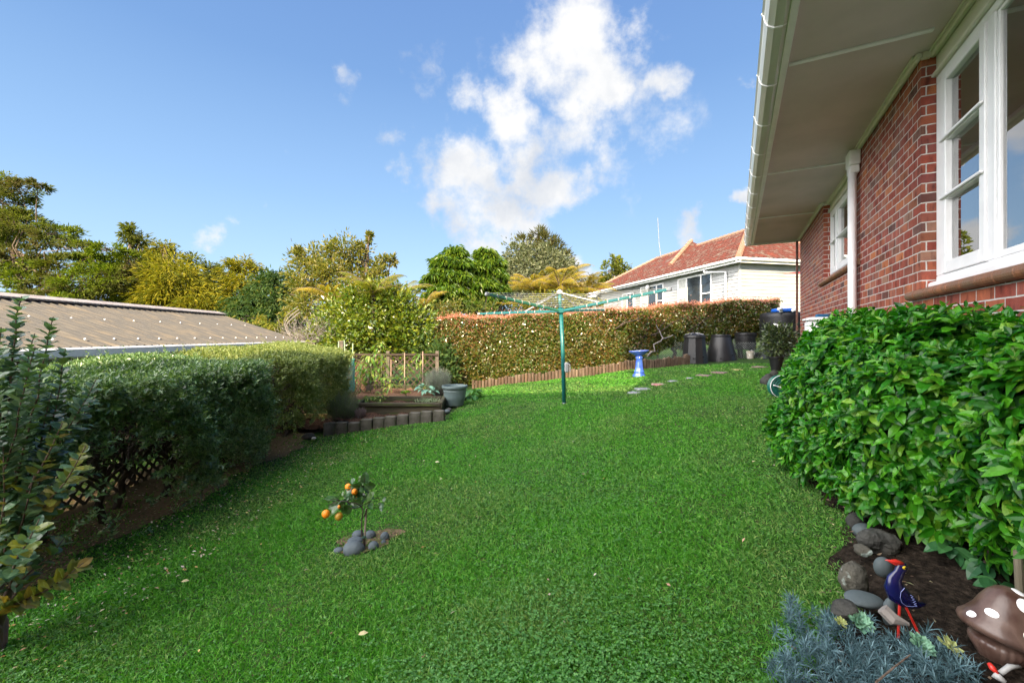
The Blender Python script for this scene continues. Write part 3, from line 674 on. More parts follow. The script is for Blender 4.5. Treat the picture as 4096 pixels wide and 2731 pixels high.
# ---- leaf colours
l_gold = leafmat('golden_conifer_leaf', [(.09, .11, .008), (.17, .17, .01), (.26, .22, .014), (.05, .07, .008)], .7, .25, .15)
l_lime = leafmat('lime_conifer_leaf', [(.05, .08, .01), (.10, .13, .012), (.16, .17, .015), (.06, .09, .01)], .7, .25, .15, patch=[(.1, .1, .02), (.04, .06, .01)], pscale=.7)
l_limec = leafmat('yellow_green_conifer_spray', [(.05, .09, .008), (.10, .16, .01), (.18, .22, .015), (.07, .11, .008)], .7, .25, .1, patch=[(.12, .09, .05), (.08, .1, .02)], pscale=.55)
l_cyp = leafmat('dark_cypress_leaf', [(.02, .05, .015), (.035, .075, .015), (.07, .1, .02)], .65, .2, .2)
l_camel = leafmat('glossy_camellia_leaf', [(.04, .09, .01), (.1, .15, .012), (.18, .2, .015), (.05, .1, .012)], .25, .2, .6)
l_tall = leafmat('laurel_leaf', [(.06, .09, .015), (.13, .14, .02), (.2, .17, .03), (.08, .1, .015)], .4, .3, .4)
l_bright = leafmat('bright_green_leaf', [(.025, .07, .008), (.07, .14, .01), (.13, .19, .014), (.03, .08, .012)], .35, .3, .45)
l_gum = leafmat('grey_green_leaf', [(.06, .08, .035), (.12, .14, .07), (.16, .17, .09), (.05, .06, .03)], .5, .2, .35)
l_pine = leafmat('pine_needles', [(.035, .05, .015), (.07, .075, .02), (.1, .085, .025)], .7, .15, .15)
l_fern = leafmat('golden_fern', [(.16, .14, .015), (.27, .2, .02), (.34, .24, .03), (.14, .16, .02)], .6, .4, .2)
l_ferng = leafmat('green_fern', [(.09, .12, .015), (.16, .17, .02), (.22, .18, .025)], .6, .4, .2)
l_far = leafmat('far_foliage', [(.04, .075, .015), (.09, .12, .02), (.14, .15, .03)], .6, .25, .2)
# ---- left background
clump_tree('spreading_conifer', 'large lime green conifer with bare brown branches at the far left above the shed', 'tree', (-19, 17.5, -1.2),
  [(-5, 180, 17.5, 14, 12), (20, 190, 17.2, 16, 8), (2, 205, 17.5, 26, 12), (38, 186, 17.2, 8, 6), (-20, 225, 18, 34, 22), (22, 226, 17.5, 26, 16), (55, 236, 17.3, 22, 11), (78, 248, 17, 17, 9), (106, 250, 17, 14, 7), (98, 262, 17.2, 18, 9), (20, 258, 17.4, 24, 14), (55, 268, 17.2, 14, 12), (-15, 262, 17.5, 24, 16), (22, 282, 17, 12, 12), (45, 284, 17, 10, 12), (84, 282, 17, 28, 12), (112, 278, 17, 20, 14), (130, 262, 17.5, 12, 10), (60, 300, 17, 60, 8)],
  l_limec, m_bark, .1, twigs=10, dens=58, per=70, L=.15, W=.045, flat=.45, spread=.26, out=.8)
clump_tree('golden_conifer', 'tall golden conifer with a leaning tip, highest of the golden trees above the shed roof', 'tree', (-15.5, 19, -1.2),
  [(129, 228, 19, 4, 4), (131, 233, 19, 6, 7), (136, 240, 19, 9, 9), (142, 250, 19, 14, 12), (150, 262, 19, 14, 10), (120, 262, 19, 10, 8), (118, 280, 18.6, 18, 14), (100, 296, 18, 26, 10), (140, 268, 19, 19, 14), (152, 283, 18.6, 24, 18), (128, 290, 18.6, 20, 16), (165, 300, 18.4, 26, 16), (150, 306, 18.4, 26, 12)], l_lime, m_bark, .2, group='golden conifers behind the shed', dens=44, per=40, L=.2, W=.06, down=.4, out=.6, flat=.7)
clump_tree('golden_conifer', 'broad mustard yellow conifer with feathery sprays just behind the shed ridge', 'tree', (-13.8, 17.5, -1.2),
  [(165, 247, 19, 5, 5), (167, 255, 19, 12, 10), (170, 268, 18, 16, 13), (176, 284, 17.6, 26, 18), (188, 300, 17.4, 30, 18), (205, 312, 17.2, 24, 14), (158, 302, 17.5, 20, 16)], l_gold, m_bark, .2, group='golden conifers behind the shed', dens=54, per=44, L=.22, W=.05, down=.6, out=.7, flat=.6)
clump_tree('golden_conifer', 'olive conifer between the mustard conifer and the round topped golden one', 'tree', (-13.6, 20, -1.2),
  [(192, 264, 20, 10, 9), (200, 276, 20, 16, 12), (212, 268, 20, 7, 6), (214, 290, 19.6, 18, 16), (222, 274, 20, 10, 8), (226, 300, 19, 18, 16)], l_lime, m_bark, .18, group='golden conifers behind the shed', dens=44, per=40, L=.2, W=.06, down=.5, out=.6, flat=.7)
clump_tree('golden_conifer', 'round topped yellow conifer left of the dark green cypress', 'tree', (-12.3, 19.5, -1.2),
  [(246, 264, 19.5, 14, 7), (243, 274, 19.3, 19, 11), (236, 288, 19, 18, 11), (250, 286, 19, 20, 12), (232, 300, 18.6, 12, 8)], l_gold, m_bark, .18, group='golden conifers behind the shed', dens=54, per=44, L=.22, W=.05, down=.7, out=.7, flat=.6)
clump_tree('cypress_tree', 'dark green drooping cypress between the golden conifers and the leafy laurel', 'tree', (-9.5, 17, -1.0),
  [(277, 281, 17, 18, 9), (272, 294, 16.8, 24, 14), (262, 312, 16.5, 28, 18), (284, 312, 16.5, 24, 20), (270, 330, 16, 30, 18), (296, 296, 17, 12, 16)], l_cyp, m_bark_d, .2, dens=56, per=44, L=.2, W=.06, down=.8, out=.6, flat=.7)
clump_tree('cypress_tree', 'low olive green cypress foliage right behind the end of the shed roof', 'tree', (-8.0, 14.2, -1.0),
  [(276, 322, 14.2, 12, 8), (246, 318, 14.5, 16, 7), (284, 334, 14, 14, 9)], l_ferng, m_bark_d, .1, dens=46, per=40, L=.16, W=.05, down=.8, out=.6, flat=.7)
clump_tree('laurel_tree', 'tall loose leafy tree with upright shoots above the glossy camellia', 'tree', (-5.2, 15.5, -.6),
  [(312, 262, 15.5, 18, 14), (330, 256, 15.5, 17, 14), (349, 254, 15.5, 17, 14), (366, 262, 15.5, 16, 13), (384, 266, 15.5, 9, 9), (303, 276, 15.3, 16, 15), (322, 280, 15, 22, 16), (346, 278, 15, 24, 18), (368, 284, 15, 20, 16), (300, 296, 14.8, 14, 16), (314, 306, 14.6, 18, 16), (298, 255, 15.5, 6, 6), (297, 250, 15.5, 4, 4), (336, 247, 15.5, 7, 6), (359, 248, 15.4, 6, 5), (390, 260, 15.5, 5, 4), (369, 237, 15.5, 2.2, 4), (395, 300, 15, 16, 14), (350, 300, 14.6, 24, 14)], l_tall, m_bark, .14, twigs=6, dens=52, per=34, L=.15, W=.06, T=T_RH, spread=.28)
clump_tree('camellia_tree', 'big round glossy camellia behind the low trellis fence', 'tree', (-4.0, 12.6, -.3),
  [(372, 318, 12.6, 36, 28), (352, 300, 12.8, 13, 12), (384, 294, 12.8, 12, 10), (332, 312, 12.9, 12, 12), (404, 306, 12.8, 12, 10), (340, 330, 12.8, 28, 24), (392, 312, 12.7, 24, 20), (408, 332, 12.7, 28, 24), (356, 346, 12.4, 34, 18), (398, 350, 12.4, 36, 16), (428, 342, 12.9, 16, 20), (368, 304, 12.8, 22, 14), (322, 340, 13, 18, 18), (420, 316, 13.2, 16, 12)], l_camel, m_bark_d, .16, dens=64, per=34, L=.115, W=.065, T=T_RH, spread=.3, shell=(.35, 1.))
clump_tree('small_leaved_shrub', 'pale yellow green shrub between the camellia and the end of the clipped hedge', 'shrub', (-2.9, 14.2, -.2),
  [(428, 312, 14.2, 16, 9), (438, 322, 14, 14, 14), (430, 330, 14, 12, 16), (446, 306, 15, 14, 8)], l_tall, m_bark, .06, dens=52, per=34, L=.1, W=.05)
clump_tree('dark_ivy_bush', 'dark blue green bush in the corner between trellis fence and clipped hedge', 'shrub', (-2.1, 12.0, -.1),
  [(440, 362, 11.6, 14, 16), (430, 350, 12, 14, 12), (446, 376, 11.3, 9, 10)], l_cyp, m_bark_d, .05, dens=60, per=34, L=.1, W=.06)
wb = thing('bare_shrub', 'bare purple grey twiggy shrub draped with cobwebs beyond the shed roof', 'shrub', tuple(P(306, 356, 12.2)))
mb = MB(); b0 = np.array(P(308, 352, 12.2))
for i in range(70):
    a = math.pi*(.2+.62*R.random()); r = R.uniform(.5, 1.25); e = b0+np.array([math.cos(a)*r*1.0, R.normal()*.25, abs(math.sin(a))*r*.95]); limb(mb, b0+rv(1)[0]*.06, e, .012, .003, .1, 6, 4)
    for _ in range(2): limb(mb, b0+(e-b0)*R.uniform(.4, .9), e+rv(1)[0]*.25, .005, .002, .1, 4, 3)
t = np.linspace(0, 1, 12)
for k_ in range(3): mb.tube([P(300-14*math.sin(q*2.6)-k_, 312+26*q-3*k_, 12.1) for q in t], .018-.005*k_, 5, cap=False)
mb.build('twigs', m_bark_g, wb)
tag(mkleaf('dead_leaves', [cloud(b0+np.array([0, 0, .6]), (.8, .3, .5), 22, 12, L=.04, W=.02)], leafmat('mauve_grey_leaf', [(.2, .17, .17), (.3, .26, .26), (.12, .12, .08)], .8, .1), wb), kind='stuff')
# ---- fern fronds
def frond(mbp, base, dirv, L, arch, w=.5, n=44, pl=None):
    base = np.array(base, float); d = unit(np.array(dirv, float)); t = np.linspace(0, 1, n)
    pts = base+d*L*t[:, None]; pts[:, 2] += arch*L*(t*1.1-t**2*1.35)
    T = unit(np.gradient(pts, axis=0)); up = np.array([0, 0, 1.]); sd = unit(np.cross(T, up)); res = []
    ln_ = (w*L*.5*np.sin(np.clip(t*1.05+.06, 0, 1)*math.pi)**.7+.02)
    for s in (1, -1):
        ax = unit(sd*s+T*.45+np.array([0, 0, -.35])); res.append(leaves(pts, ax, unit(np.cross(ax, T)*s), ln_, ln_*.0+L/n*.62, T_BL, .3))
    mbp.tube(pts, np.linspace(.012, .003, n)*max(1, L), 4, cap=False)
    return res
def treefern(name, label, c, fr, lm, L, trunk=1.5, group=None):
    root = thing(name, label, 'tree fern', (c[0], c[1], c[2]-trunk), group); mb = MB(); mb.tube([(c[0], c[1], c[2]-trunk), c], [.09, .08], 8); parts = []; ms = MB()
    for i in range(fr):
        a = i*2.399+R.random()*.3; d = np.array([math.cos(a), math.sin(a), R.uniform(-.1, .9)]); parts += frond(ms, c, d, L*R.uniform(.65, 1.15), R.uniform(.3, .7), w=.36)
    mb.build('trunk', m_bark_d, root); mkleaf('fronds', parts, lm, root); ms.build('stems', m_bark, root)
FG = 'golden tree ferns'
treefern('tree_fern', 'golden tree fern poking out of the camellia foliage on its left side', P(334, 300, 13.4), 14, l_fern, 1.1, 1.2, FG)
treefern('tree_fern', 'tree fern with tall yellow green fronds over the middle of the camellia', P(374, 295, 12.4), 18, l_ferng, 1.15, 2.2, FG)
treefern('tree_fern', 'golden tree fern right of the laurel against the sky', P(402, 296, 14.5), 16, l_ferng, 1.15, 2.0, FG)
treefern('tree_fern', 'orange tipped tree fern beside the left end of the clipped hedge', P(425, 305, 14), 9, l_fern, .9, 1.6, FG)
treefern('tree_fern', 'golden tree fern behind the hub of the clothesline, left of a taller one', P(535, 291, 20), 20, l_fern, 1.9, 3, FG)
treefern('tree_fern', 'tallest golden tree fern directly behind the clothesline hub', P(560, 289, 19), 24, l_fern, 2.1, 3, FG)
treefern('tree_fern', 'golden tree fern at the left end of the weatherboard house', P(585, 293, 19.5), 20, l_fern, 1.7, 3, FG)
treefern('tree_fern', 'small orange tree fern beneath the bright green drooping trees', P(500, 305, 17), 12, l_fern, .8, 1.5, FG)
# ---- middle background
def droop_tree(name, label, base, tiers, lm, group):
    """umbrella-like whorls of hanging leaves stacked up slender stems"""
    root = thing(name, label, 'tree', base, group); mb = MB(); parts = []
    for (px, py, Y, r) in tiers:
        c = np.array(P(px, py, Y)); k = Y/F; rr = r*k
        limb(mb, base, c, .07, .02, .03, 6, 6)
        n = int(18+r*3.4); a = R.uniform(0, 2*math.pi, n); q = np.sqrt(R.uniform(.08, 1, n))*rr
        for i in range(n):
            p = c+np.array([math.cos(a[i])*q[i], math.sin(a[i])*q[i], .22*rr-(q[i]/rr)**2*rr*.55+R.normal()*.05])
            m = 15; ph = R.uniform(0, 2*math.pi, m); o = np.stack([np.cos(ph)+math.cos(a[i])*.8, np.sin(ph)+math.sin(a[i])*.8, np.full(m, -.35)+R.normal(size=m)*.3], 1)
            parts.append(leaves(np.repeat(p[None], m, 0)+R.normal(size=(m, 3))*.05, unit(o), unit(np.array([0, 0, 1.])+R.normal(size=(m, 3))*.35), R.uniform(.16, .3, m), R.uniform(.05, .085, m), T_RH, .4))
    mb.build('trunk', m_bark, root, smooth=True); mkleaf('crown', parts, lm, root)
DG = 'bright green trees with drooping leaves'
droop_tree('drooping_leaf_tree', 'bright green drooping leaved tree, left one of the pair behind the clipped hedge', (-2.4, 17, 0),
  [(456, 250, 17, 9), (449, 258, 17, 16), (462, 262, 17, 14), (445, 272, 16.8, 18), (460, 276, 16.8, 15), (434, 282, 17, 14), (448, 288, 16.6, 20), (438, 296, 17, 16), (458, 296, 16.7, 16), (470, 302, 17, 10), (436, 304, 17, 12)], l_bright, DG)
droop_tree('drooping_leaf_tree', 'bright green drooping leaved tree, right one of the pair behind the clipped hedge', (-1.1, 17.5, 0),
  [(486, 252, 17.5, 10), (490, 260, 17.5, 14), (480, 266, 17.3, 14), (494, 272, 17.4, 14), (482, 280, 17.2, 17), (498, 286, 17.4, 11), (486, 294, 17.2, 18), (472, 288, 17, 14), (480, 302, 17.2, 14)], l_bright, DG)
clump_tree('round_tree', 'large round grey green tree between the drooping trees and the golden ferns', 'tree', (1.5, 26, 0),
  [(520, 262, 26, 18, 16), (538, 256, 26, 20, 10), (550, 266, 25.5, 20, 16), (530, 276, 25, 22, 16), (555, 282, 25, 16, 14), (512, 280, 25.5, 14, 20), (516, 252, 26, 10, 7), (505, 268, 26, 8, 12), (562, 276, 25.8, 12, 12), (518, 296, 25, 12, 10)], l_gum, m_bark_g, .3, dens=60, per=44, L=.2, W=.1, spread=.26)
clump_tree('pine_tree', 'dark brown green pine rising behind the round grey green tree', 'tree', (3, 32, 0),
  [(538, 233, 32, 7, 5), (526, 241, 32, 10, 4), (545, 241, 32, 12, 6), (555, 246, 32, 9, 7), (548, 252, 32, 14, 8), (562, 256, 32, 6, 6), (538, 246, 32, 14, 5), (566, 274, 31, 8, 14), (562, 264, 31, 8, 8)], l_pine, m_bark_d, .3, dens=70, per=34, L=.4, W=.05, out=.9, down=-.7, spread=.28)
clump_tree('bare_tree', 'small sparse grey tree between the round tree and the weatherboard house', 'tree', (4.8, 32, 0),
  [(582, 277, 32, 12, 3), (572, 283, 32, 7, 4), (590, 280, 32, 6, 2)], l_pine, m_bark_g, .12, twigs=12, dens=30, per=12, L=.25, W=.06, flat=.4)
kt = clump_tree('distant_conifer', 'small open conifer standing above the left end of the red tiled roof', 'tree', (11.3, 48, 0),
  [(616, 260, 48, 5, 4), (612, 265, 48, 7, 4), (622, 266, 48, 6, 4), (609, 271, 48, 6, 4), (626, 272, 48, 6, 4), (617, 273, 48, 6, 4), (606, 279, 48, 4, 3), (612, 281, 48, 7, 4), (602, 283, 48, 3, 3), (622, 279, 48, 5, 3)], l_cyp if False else l_lime, m_bark_g, .3, twigs=5, dens=110, per=30, L=.4, W=.16)
for lb, cl, lm in (('low green scrub visible above the hedge under the drooping trees', [(446, 306, 16, 14, 8), (462, 310, 15.5, 14, 7), (478, 308, 15.5, 14, 8), (494, 311, 15, 12, 6)], l_far),
                   ('bushy green undergrowth behind the clothesline arms', [(505, 310, 18, 16, 8), (522, 306, 18, 14, 8), (542, 304, 17.5, 16, 9), (560, 302, 17.5, 14, 10), (578, 302, 17.5, 12, 9), (596, 306, 18, 8, 6)], l_ferng)):
    clump_tree('background_shrub', lb, 'shrub', (cl[0][0]/F*10-10, cl[0][2], 0.), cl, lm, m_bark_d, .05, dens=56, per=34, L=.14, W=.06)
fh = thing('distant_house', 'dark roofed house corner half hidden behind the golden ferns', 'house', (4.6, 30, 1))
mb = MB(); slab(mb, [(3.9, 29.5, 4.55), (6.3, 29.5, 3.65), (6.3, 34, 3.65), (3.9, 34, 4.55)], .15); mb.build('roof', mat('slate_roof', (.06, .06, .065), .8), fh)
mb = MB(); mb.box((5.0, 31.8, 2.2), (1.6, 4, 2.8)); mb.build('wall', m_wb, fh)
# unseen tree added out of frame behind the house to shade the compost corner
st_ = thing('added_shade_tree', 'unseen tall tree added behind the brick house to shade the compost corner', 'tree', (2.0, -14, 0))
mb = MB(); limb(mb, (2.0, -14, 0), (2.0, -13.5, 14), .35, .12, .01); mb.build('trunk', m_bark, st_)
pp = []
for (x, z, r) in ((2.2, 14.9, 1.6), (3.2, 16.2, 1.5), (3.6, 14.5, 1.7), (4.9, 15.6, 1.6), (1.2, 15.6, .7), (5.8, 14.6, 1.5), (6.8, 15.3, 1.3), (3.9, 16.9, .9)):
    pp.append(cloud((x-.7, -13, z), (r, 1.2, r), 60, 40, L=.35, W=.2, spread=.35, shell=(.1, 1.)))
mkleaf('crown', pp, l_far, st_)
# ================================================================== CLIPPED HEDGE ON THE RIGHT
l_red = leafmat('hedge_leaf', [(.035, .08, .012), (.08, .11, .018), (.15, .09, .03), (.20, .11, .03), (.045, .09, .012), (.13, .15, .02)], .22, .22, .7, patch=[(.04, .09, .012), (.08, .13, .015), (.16, .11, .03), (.05, .1, .012)], pscale=.9, tcol=(1, .9, .4))
l_pink = leafmat('red_new_growth', [(.42, .15, .10), (.55, .24, .17), (.36, .18, .08), (.5, .16, .13)], .35, .3, .5, tcol=(1, .6, .4))
hd = thing('clipped_hedge', 'long clipped hedge with coppery new growth along its flat top, behind the log edging', 'hedge', (2.8, 13, .2))
hx = np.array([-2.15, 0.5, 3.0, 5.2, 7.2, 9.3]); hy = np.array([12.35, 12.45, 12.9, 13.6, 14.4, 14.9]); ht = np.array([1.86, 1.98, 2.14, 2.34, 2.52, 2.64]); hb = np.array([-.05, .1, .25, 1.05, 1.2, 1.3])
def hedge_pts(n, face):
    x = R.uniform(-2.15, 9.3, n); yf = np.interp(x, hx, hy); zt = np.interp(x, hx, ht)+.03*np.sin(x*2.7)+.02*np.sin(x*7); zb = np.interp(x, hx, hb)+.10*np.sin(x*1.9)+.07*np.sin(x*5.3)
    if face == 'front':
        z = zb+(zt-zb)*R.uniform(0, 1, n)**.9; bulge = .09*np.sin(x*1.7+z*3)+.07*np.sin(x*5+z*4.2)*np.sin(x*2.3)+.04*np.sin(x*11+1)*np.sin(z*9)
        # deeper folds
        y = yf-bulge+R.exponential(.11, n)+.18*((z-zb)/(zt-zb)-.5)**2; o = np.stack([np.zeros(n), -np.ones(n), np.full(n, .25)], 1)
    elif face == 'top':
        y = yf+R.uniform(0, 1.15, n); z = zt-R.exponential(.05, n)+R.normal(size=n)*.015; o = np.stack([np.zeros(n), np.full(n, -.2), np.ones(n)], 1)
    else:
        y = yf+R.uniform(0, 1.15, n); z = zb+(zt-zb)*R.random(n); x = -2.2+R.exponential(.1, n)+.05*np.sin(z*7); o = np.stack([-np.ones(n), np.full(n, -.2), np.full(n, .2)], 1)
    return np.stack([x, y, z], 1), o
parts = []
for face, n in (('front', 66000), ('top', 9000), ('end', 6000)):
    p, o = hedge_pts(n, face); ax = unit(o*.5+rv(n)*.9+np.array([0, 0, -.1])); nr = unit(o*.7+rv(n)*.75); L = R.uniform(.045, .088, n); parts.append(leaves(p, ax, nr, L, L*.6, T_RH, .15))
p, o = hedge_pts(46000, 'front'); p[:, 1] += R.uniform(.2, .9, len(p)); n = len(p); parts.append(leaves(p, rv(n), rv(n), .09, .06, T_RH))
mkleaf('foliage', parts, l_red, hd)
p, o = hedge_pts(20000, 'top'); n = len(p); p[:, 2] += .01+R.exponential(.035, n); parts = [leaves(p, unit(rv(n)*.6+np.array([0, 0, .9])), rv(n), R.uniform(.03, .06, n), R.uniform(.015, .028, n), T_RH)]
p, o = hedge_pts(12000, 'front'); zt = np.interp(p[:, 0], hx, ht); k = (p[:, 2] > zt-.7*R.random(len(p))**1.6); p = p[k]; o = o[k]; n = len(p); p[:, 1] -= .02
parts.append(leaves(p, unit(o*.5+rv(n)*.7), unit(o+rv(n)*.6), R.uniform(.035, .06, n), R.uniform(.02, .032, n), T_RH)); mkleaf('new_growth', parts, l_pink, hd)
for x, y, r in ((2.55, 13.25, .11), (3.9, 13.4, .07), (4.15, 13.6, .05), (5.3, 14.1, .06), (6.2, 14.5, .07), (7.6, 15.0, .08), (.6, 12.95, .06), (-1.2, 12.9, .06)):
    mb = MB(); zg = g(x, y); limb(mb, (x, y, zg-.05), (x+R.normal()*.1, y+.05, zg+.8), r*1.25, r*.8, .03, 6, 8)
    for _ in range(6): limb(mb, (x, y, zg+.7), (x+R.normal()*.7, y+R.normal()*.3, zg+1.5), r*.45, r*.1, .08)
    mb.build('trunk', m_bark_d, hd, smooth=True)
mb = MB(); limb(mb, (4.15, 13.3, .75), (4.6, 13.15, 1.35), .03, .02, .08, 6, 6); limb(mb, (4.6, 13.15, 1.3), (4.4, 13.2, 1.75), .02, .01, .1); limb(mb, (4.58, 13.16, 1.32), (4.95, 13.3, 1.42), .02, .015, .1); mb.build('broken_branch', m_bark_g, hd, smooth=True)
# dark strappy plants under the hedge near the birdbath
for i, (x, y, lb) in enumerate(((1.0, 12.15, 'strappy green plant under the hedge, left of the trunk by the birdbath'), (1.85, 12.2, 'strappy green plant under the hedge, nearest to the birdbath'))):
    n = 70; a = R.uniform(0, 6.28, n); d = np.stack([np.cos(a), np.sin(a), R.uniform(.6, 2.2, n)], 1); p = np.repeat(np.array([[x, y, g(x, y)]]), n, 0)+R.normal(size=(n, 3))*np.array([.06, .05, 0])
    v, l, c = leaves(p, unit(d), unit(rv(n)*.2+np.array([0, 0, 1.])), R.uniform(.35, .6, n), .03, T_BL, .5)
    tag(mk('strappy_plant', v, l, c, l_cyp), lb, 'plant', 'strappy plants under the hedge')
# ================================================================== LOG EDGING
le = thing('log_edging', 'low curving edging of upright half round logs along the foot of the clipped hedge', 'edging', (1.5, 11.6, .2))
m_log = mat('log_wood', (.13, .085, .055), .9, (.08, .055, .04), 7, .4, 30, stretch=(1, 1, .25), col3=(.19, .14, .1), spec=.1)
ex = [-1.05, .3, 1.6, 2.8, 4.0, 5.2, 5.9]; ey = [11.75, 11.6, 11.5, 11.55, 12.0, 12.75, 13.3]
sx = np.linspace(-1.05, 5.9, 400); sy = np.interp(sx, ex, ey); k_ = np.ones(25)/25; sy = np.convolve(np.pad(sy, 12, 'edge'), k_, 'valid'); dl = np.concatenate([[0], np.cumsum(np.hypot(np.diff(sx), np.diff(sy)))])
for s_ in np.arange(0, dl[-1], .09):
    x = float(np.interp(s_, dl, sx)); y = float(np.interp(s_, dl, sy)); h = .22+.02*R.normal()+.07*max(0, (x-2)/4); z = g(x, y); r = .043*R.uniform(.9, 1.05)
    mb = MB(); mb.lathe([(r, -.1), (r, h-.012), (r*.8, h)], (x, y, z), 8); mb.build('log', m_log, le)
# ================================================================== ROTARY CLOTHESLINE
m_green = mat('green_enamel', (.008, .11, .12), .35, (.01, .11, .1), 4, spec=.5); m_lgreen = mat('light_green_enamel', (.05, .22, .15), .35)
m_alu = mat('grey_aluminium', (.42, .42, .4), .35, metal=.7); m_line = mat('plastic_line', (.36, .38, .37), .5); m_clip = mat('grey_plastic', (.35, .35, .34), .5)
px_, py_ = .86, 7.4; zb = g(.87, 7.4)
cl = thing('rotary_clothesline', 'green rotary clothesline with four raised arms standing on the lawn', 'clothesline', (.87, 7.4, zb))
hub = np.array([.83, 7.4, 1.82]); topc = np.array([.815, 7.4, 2.14])
mb = MB(); mb.tube([(.895, 7.4, zb-.1), (.87, 7.4, 1.1), hub+np.array([.01, 0, -.03])], .033, 14); mb.build('pole', m_green, cl, smooth=True)
mb = MB(); mb.tube([hub, topc], .028, 12); mb.build('inner_pole', m_green, cl, smooth=True)
mb = MB(); mb.lathe([(.045, 0), (.045, .02), (.036, .03)], (.895, 7.4, zb-.0), 14); mb.build('ground_collar', m_dark, cl)
mb = MB(); mb.box(hub, (.13, .13, .09), bev=.02); mb.build('hub', m_green, cl)
mb = MB(); mb.box(topc, (.1, .1, .07), bev=.02); mb.lathe([(.03, .03), (.02, .05), (0, .055)], topc, 10); mb.build('top_cap', m_clip, cl)
mb = MB(); mb.box((.93, 7.36, .86), (.07, .09, .17), bev=.02); mb.tube([(.95, 7.32, .92), (.97, 7.24, .92), (.97, 7.22, .8)], .009, 6); mb.build('winder', m_clip, cl)
tips = [np.array(P(487, 293.8, 5.95)), np.array(P(479, 313.3, 8.6)), np.array(P(604, 309.4, 8.85)), np.array(P(669.5, 288.9, 6.15))]
order = [0, 1, 2, 3]  # A near-left, B far-left, D far-right, C near-right
fr_ = np.linspace(.28, .985, 8)
for i, t in enumerate(tips):
    d = t-hub; st = hub+d*.03
    mb = MB(); mb.bar(st, t, .032, .042, bev=.006); am = mb.build('arm', m_lgreen if i == 0 else m_green, cl)
    for q in fr_:
        c = hub+d*q; u_ = unit(d); s_ = unit(np.cross(u_, (0, 0, 1.))); mb = MB(); mb.box(c+np.array([0, 0, .004]), (.018, .038, .05), ax=[u_, s_, np.cross(s_, u_)], bev=.008); mb.build('clip', m_clip, am)
    mb = MB(); mb.bar(t-unit(d)*.02, t+unit(d)*.03, .044, .054, bev=.012); mb.build('end_cap', m_clip, am)
    mb = MB(); mb.bar(topc+d*.0, hub+d*.42, .016, .024, bev=.003); mb.build('strut', m_alu, cl)
mb = MB()
for q in fr_:
    for i in range(4):
        a = hub+(tips[i]-hub)*q; b = hub+(tips[(i+1) % 4]-hub)*q; m_ = (a+b)/2-np.array([0, 0, .035*q]); mb.tube([a+np.array([0, 0, .02]), m_, b+np.array([0, 0, .02])], .0026, 4, cap=False)
tag(mb.build('lines', m_line, cl), 'grey washing lines strung in squares between the arms')
mb = MB(); mb.tube([tips[0]+np.array([0, 0, -.02]), tips[0]+np.array([-.03, .05, -.25]), P(476, 312, 5.95)], .004, 5); mb.build('peg_cord', mat('rusty_cord', (.2, .09, .04), .8), cl)
# ================================================================== BIRDBATH
m_blue = mat('blue_glaze', (.03, .075, .42), .12, (.05, .12, .5), 6, .08, 25, col3=(.02, .05, .3), spec=.8, coat=.5)
m_bluel = mat('pale_blue_glaze', (.14, .2, .55), .12, (.07, .12, .5), 9, spec=.8, coat=.5)
bx, by = 2.97, 10.1; bz = g(bx, by)
bb = thing('birdbath', 'glossy blue ceramic birdbath with a wide shallow bowl on the sunlit grass', 'birdbath', (bx, by, bz))
mb = MB(); mb.lathe([(.155, -.02), (.155, .015), (.13, .04), (.118, .06), (.105, .085), (.12, .095), (.12, .11), (.098, .125), (.088, .2), (.078, .33), (.072, .40), (.088, .42), (.088, .435), (.07, .45), (.07, .47)], (bx, by, bz), 32); mb.build('pedestal', m_blue, bb, smooth=True)
tl = np.array([[1, 0, .06], [0, 1, -.02], [-.06, .02, 1]])
mb = MB(); mb.lathe([(0, -.01), (.06, -.01), (.08, .0), (.13, .03), (.2, .075), (.222, .1), (.232, .108), (.228, .118), (.212, .112), (.18, .08), (.1, .045), (0, .035)], (bx, by, bz+.47), 36, ax=tl); mb.build('bowl', m_blue, bb, smooth=True)
mb = MB(); mb.lathe([(.224, .107), (.235, .109), (.235, .118), (.224, .122), (.213, .116)], (bx, by, bz+.472), 36, ax=tl); mb.build('rim', m_bluel, bb, smooth=True)
# ================================================================== COMPOST CORNER
m_blackp = mat('black_plastic', (.009, .0095, .011), .4, (.015, .015, .016), 5, .25, 60, col3=(.018, .016, .014), stretch=(1, 1, .3), spec=.35)
def groundY(px, Y): x = (px-CX)/F*Y; return x, Y, g(x, Y)
x, y, z = groundY(694.5, 13.0)
c1 = thing('compost_bin', 'black faceted compost bin with a ribbed conical lid, leftmost of the bins by the hedge', 'compost bin', (x, y, z), 'black compost bins')
mb = MB(); mb.lathe([(.375, -.03), (.38, .0), (.29, .76), (.29, .80)], (x, y, z), 10); b_o = mb.build('body', m_blackp, c1)
mb = MB(); mb.lathe([(.305, .74), (.315, .76), (.30, .83), (.27, .845), (.12, .895), (.06, .90), (0, .90)], (x, y, z), 24); lo = mb.build('lid', m_blackp, c1)
for a in np.arange(8)*math.pi/4: mb = MB(); mb.bar((x+.07*math.cos(a), y+.07*math.sin(a), z+.905), (x+.27*math.cos(a), y+.27*math.sin(a), z+.855), .012, .018); mb.build('rib', m_clip if int(a*4) % 3 == 0 else m_blackp, lo)
m_hole = mat('black_hole', (.004, .004, .004), 1)
for (ox, oz) in ((.1, .2), (-.18, .15)): mb = MB(); mb.lathe([(0, 0), (.022, 0), (.022, .01), (0, .01)], (x+ox, y-.372+oz*.10, z+oz), 12, ax=[[1, 0, 0], [0, 0, 1], [0, -1, 0]]); mb.build('vent_hole', m_hole, b_o)
x, y, z = groundY(721, 13.5)
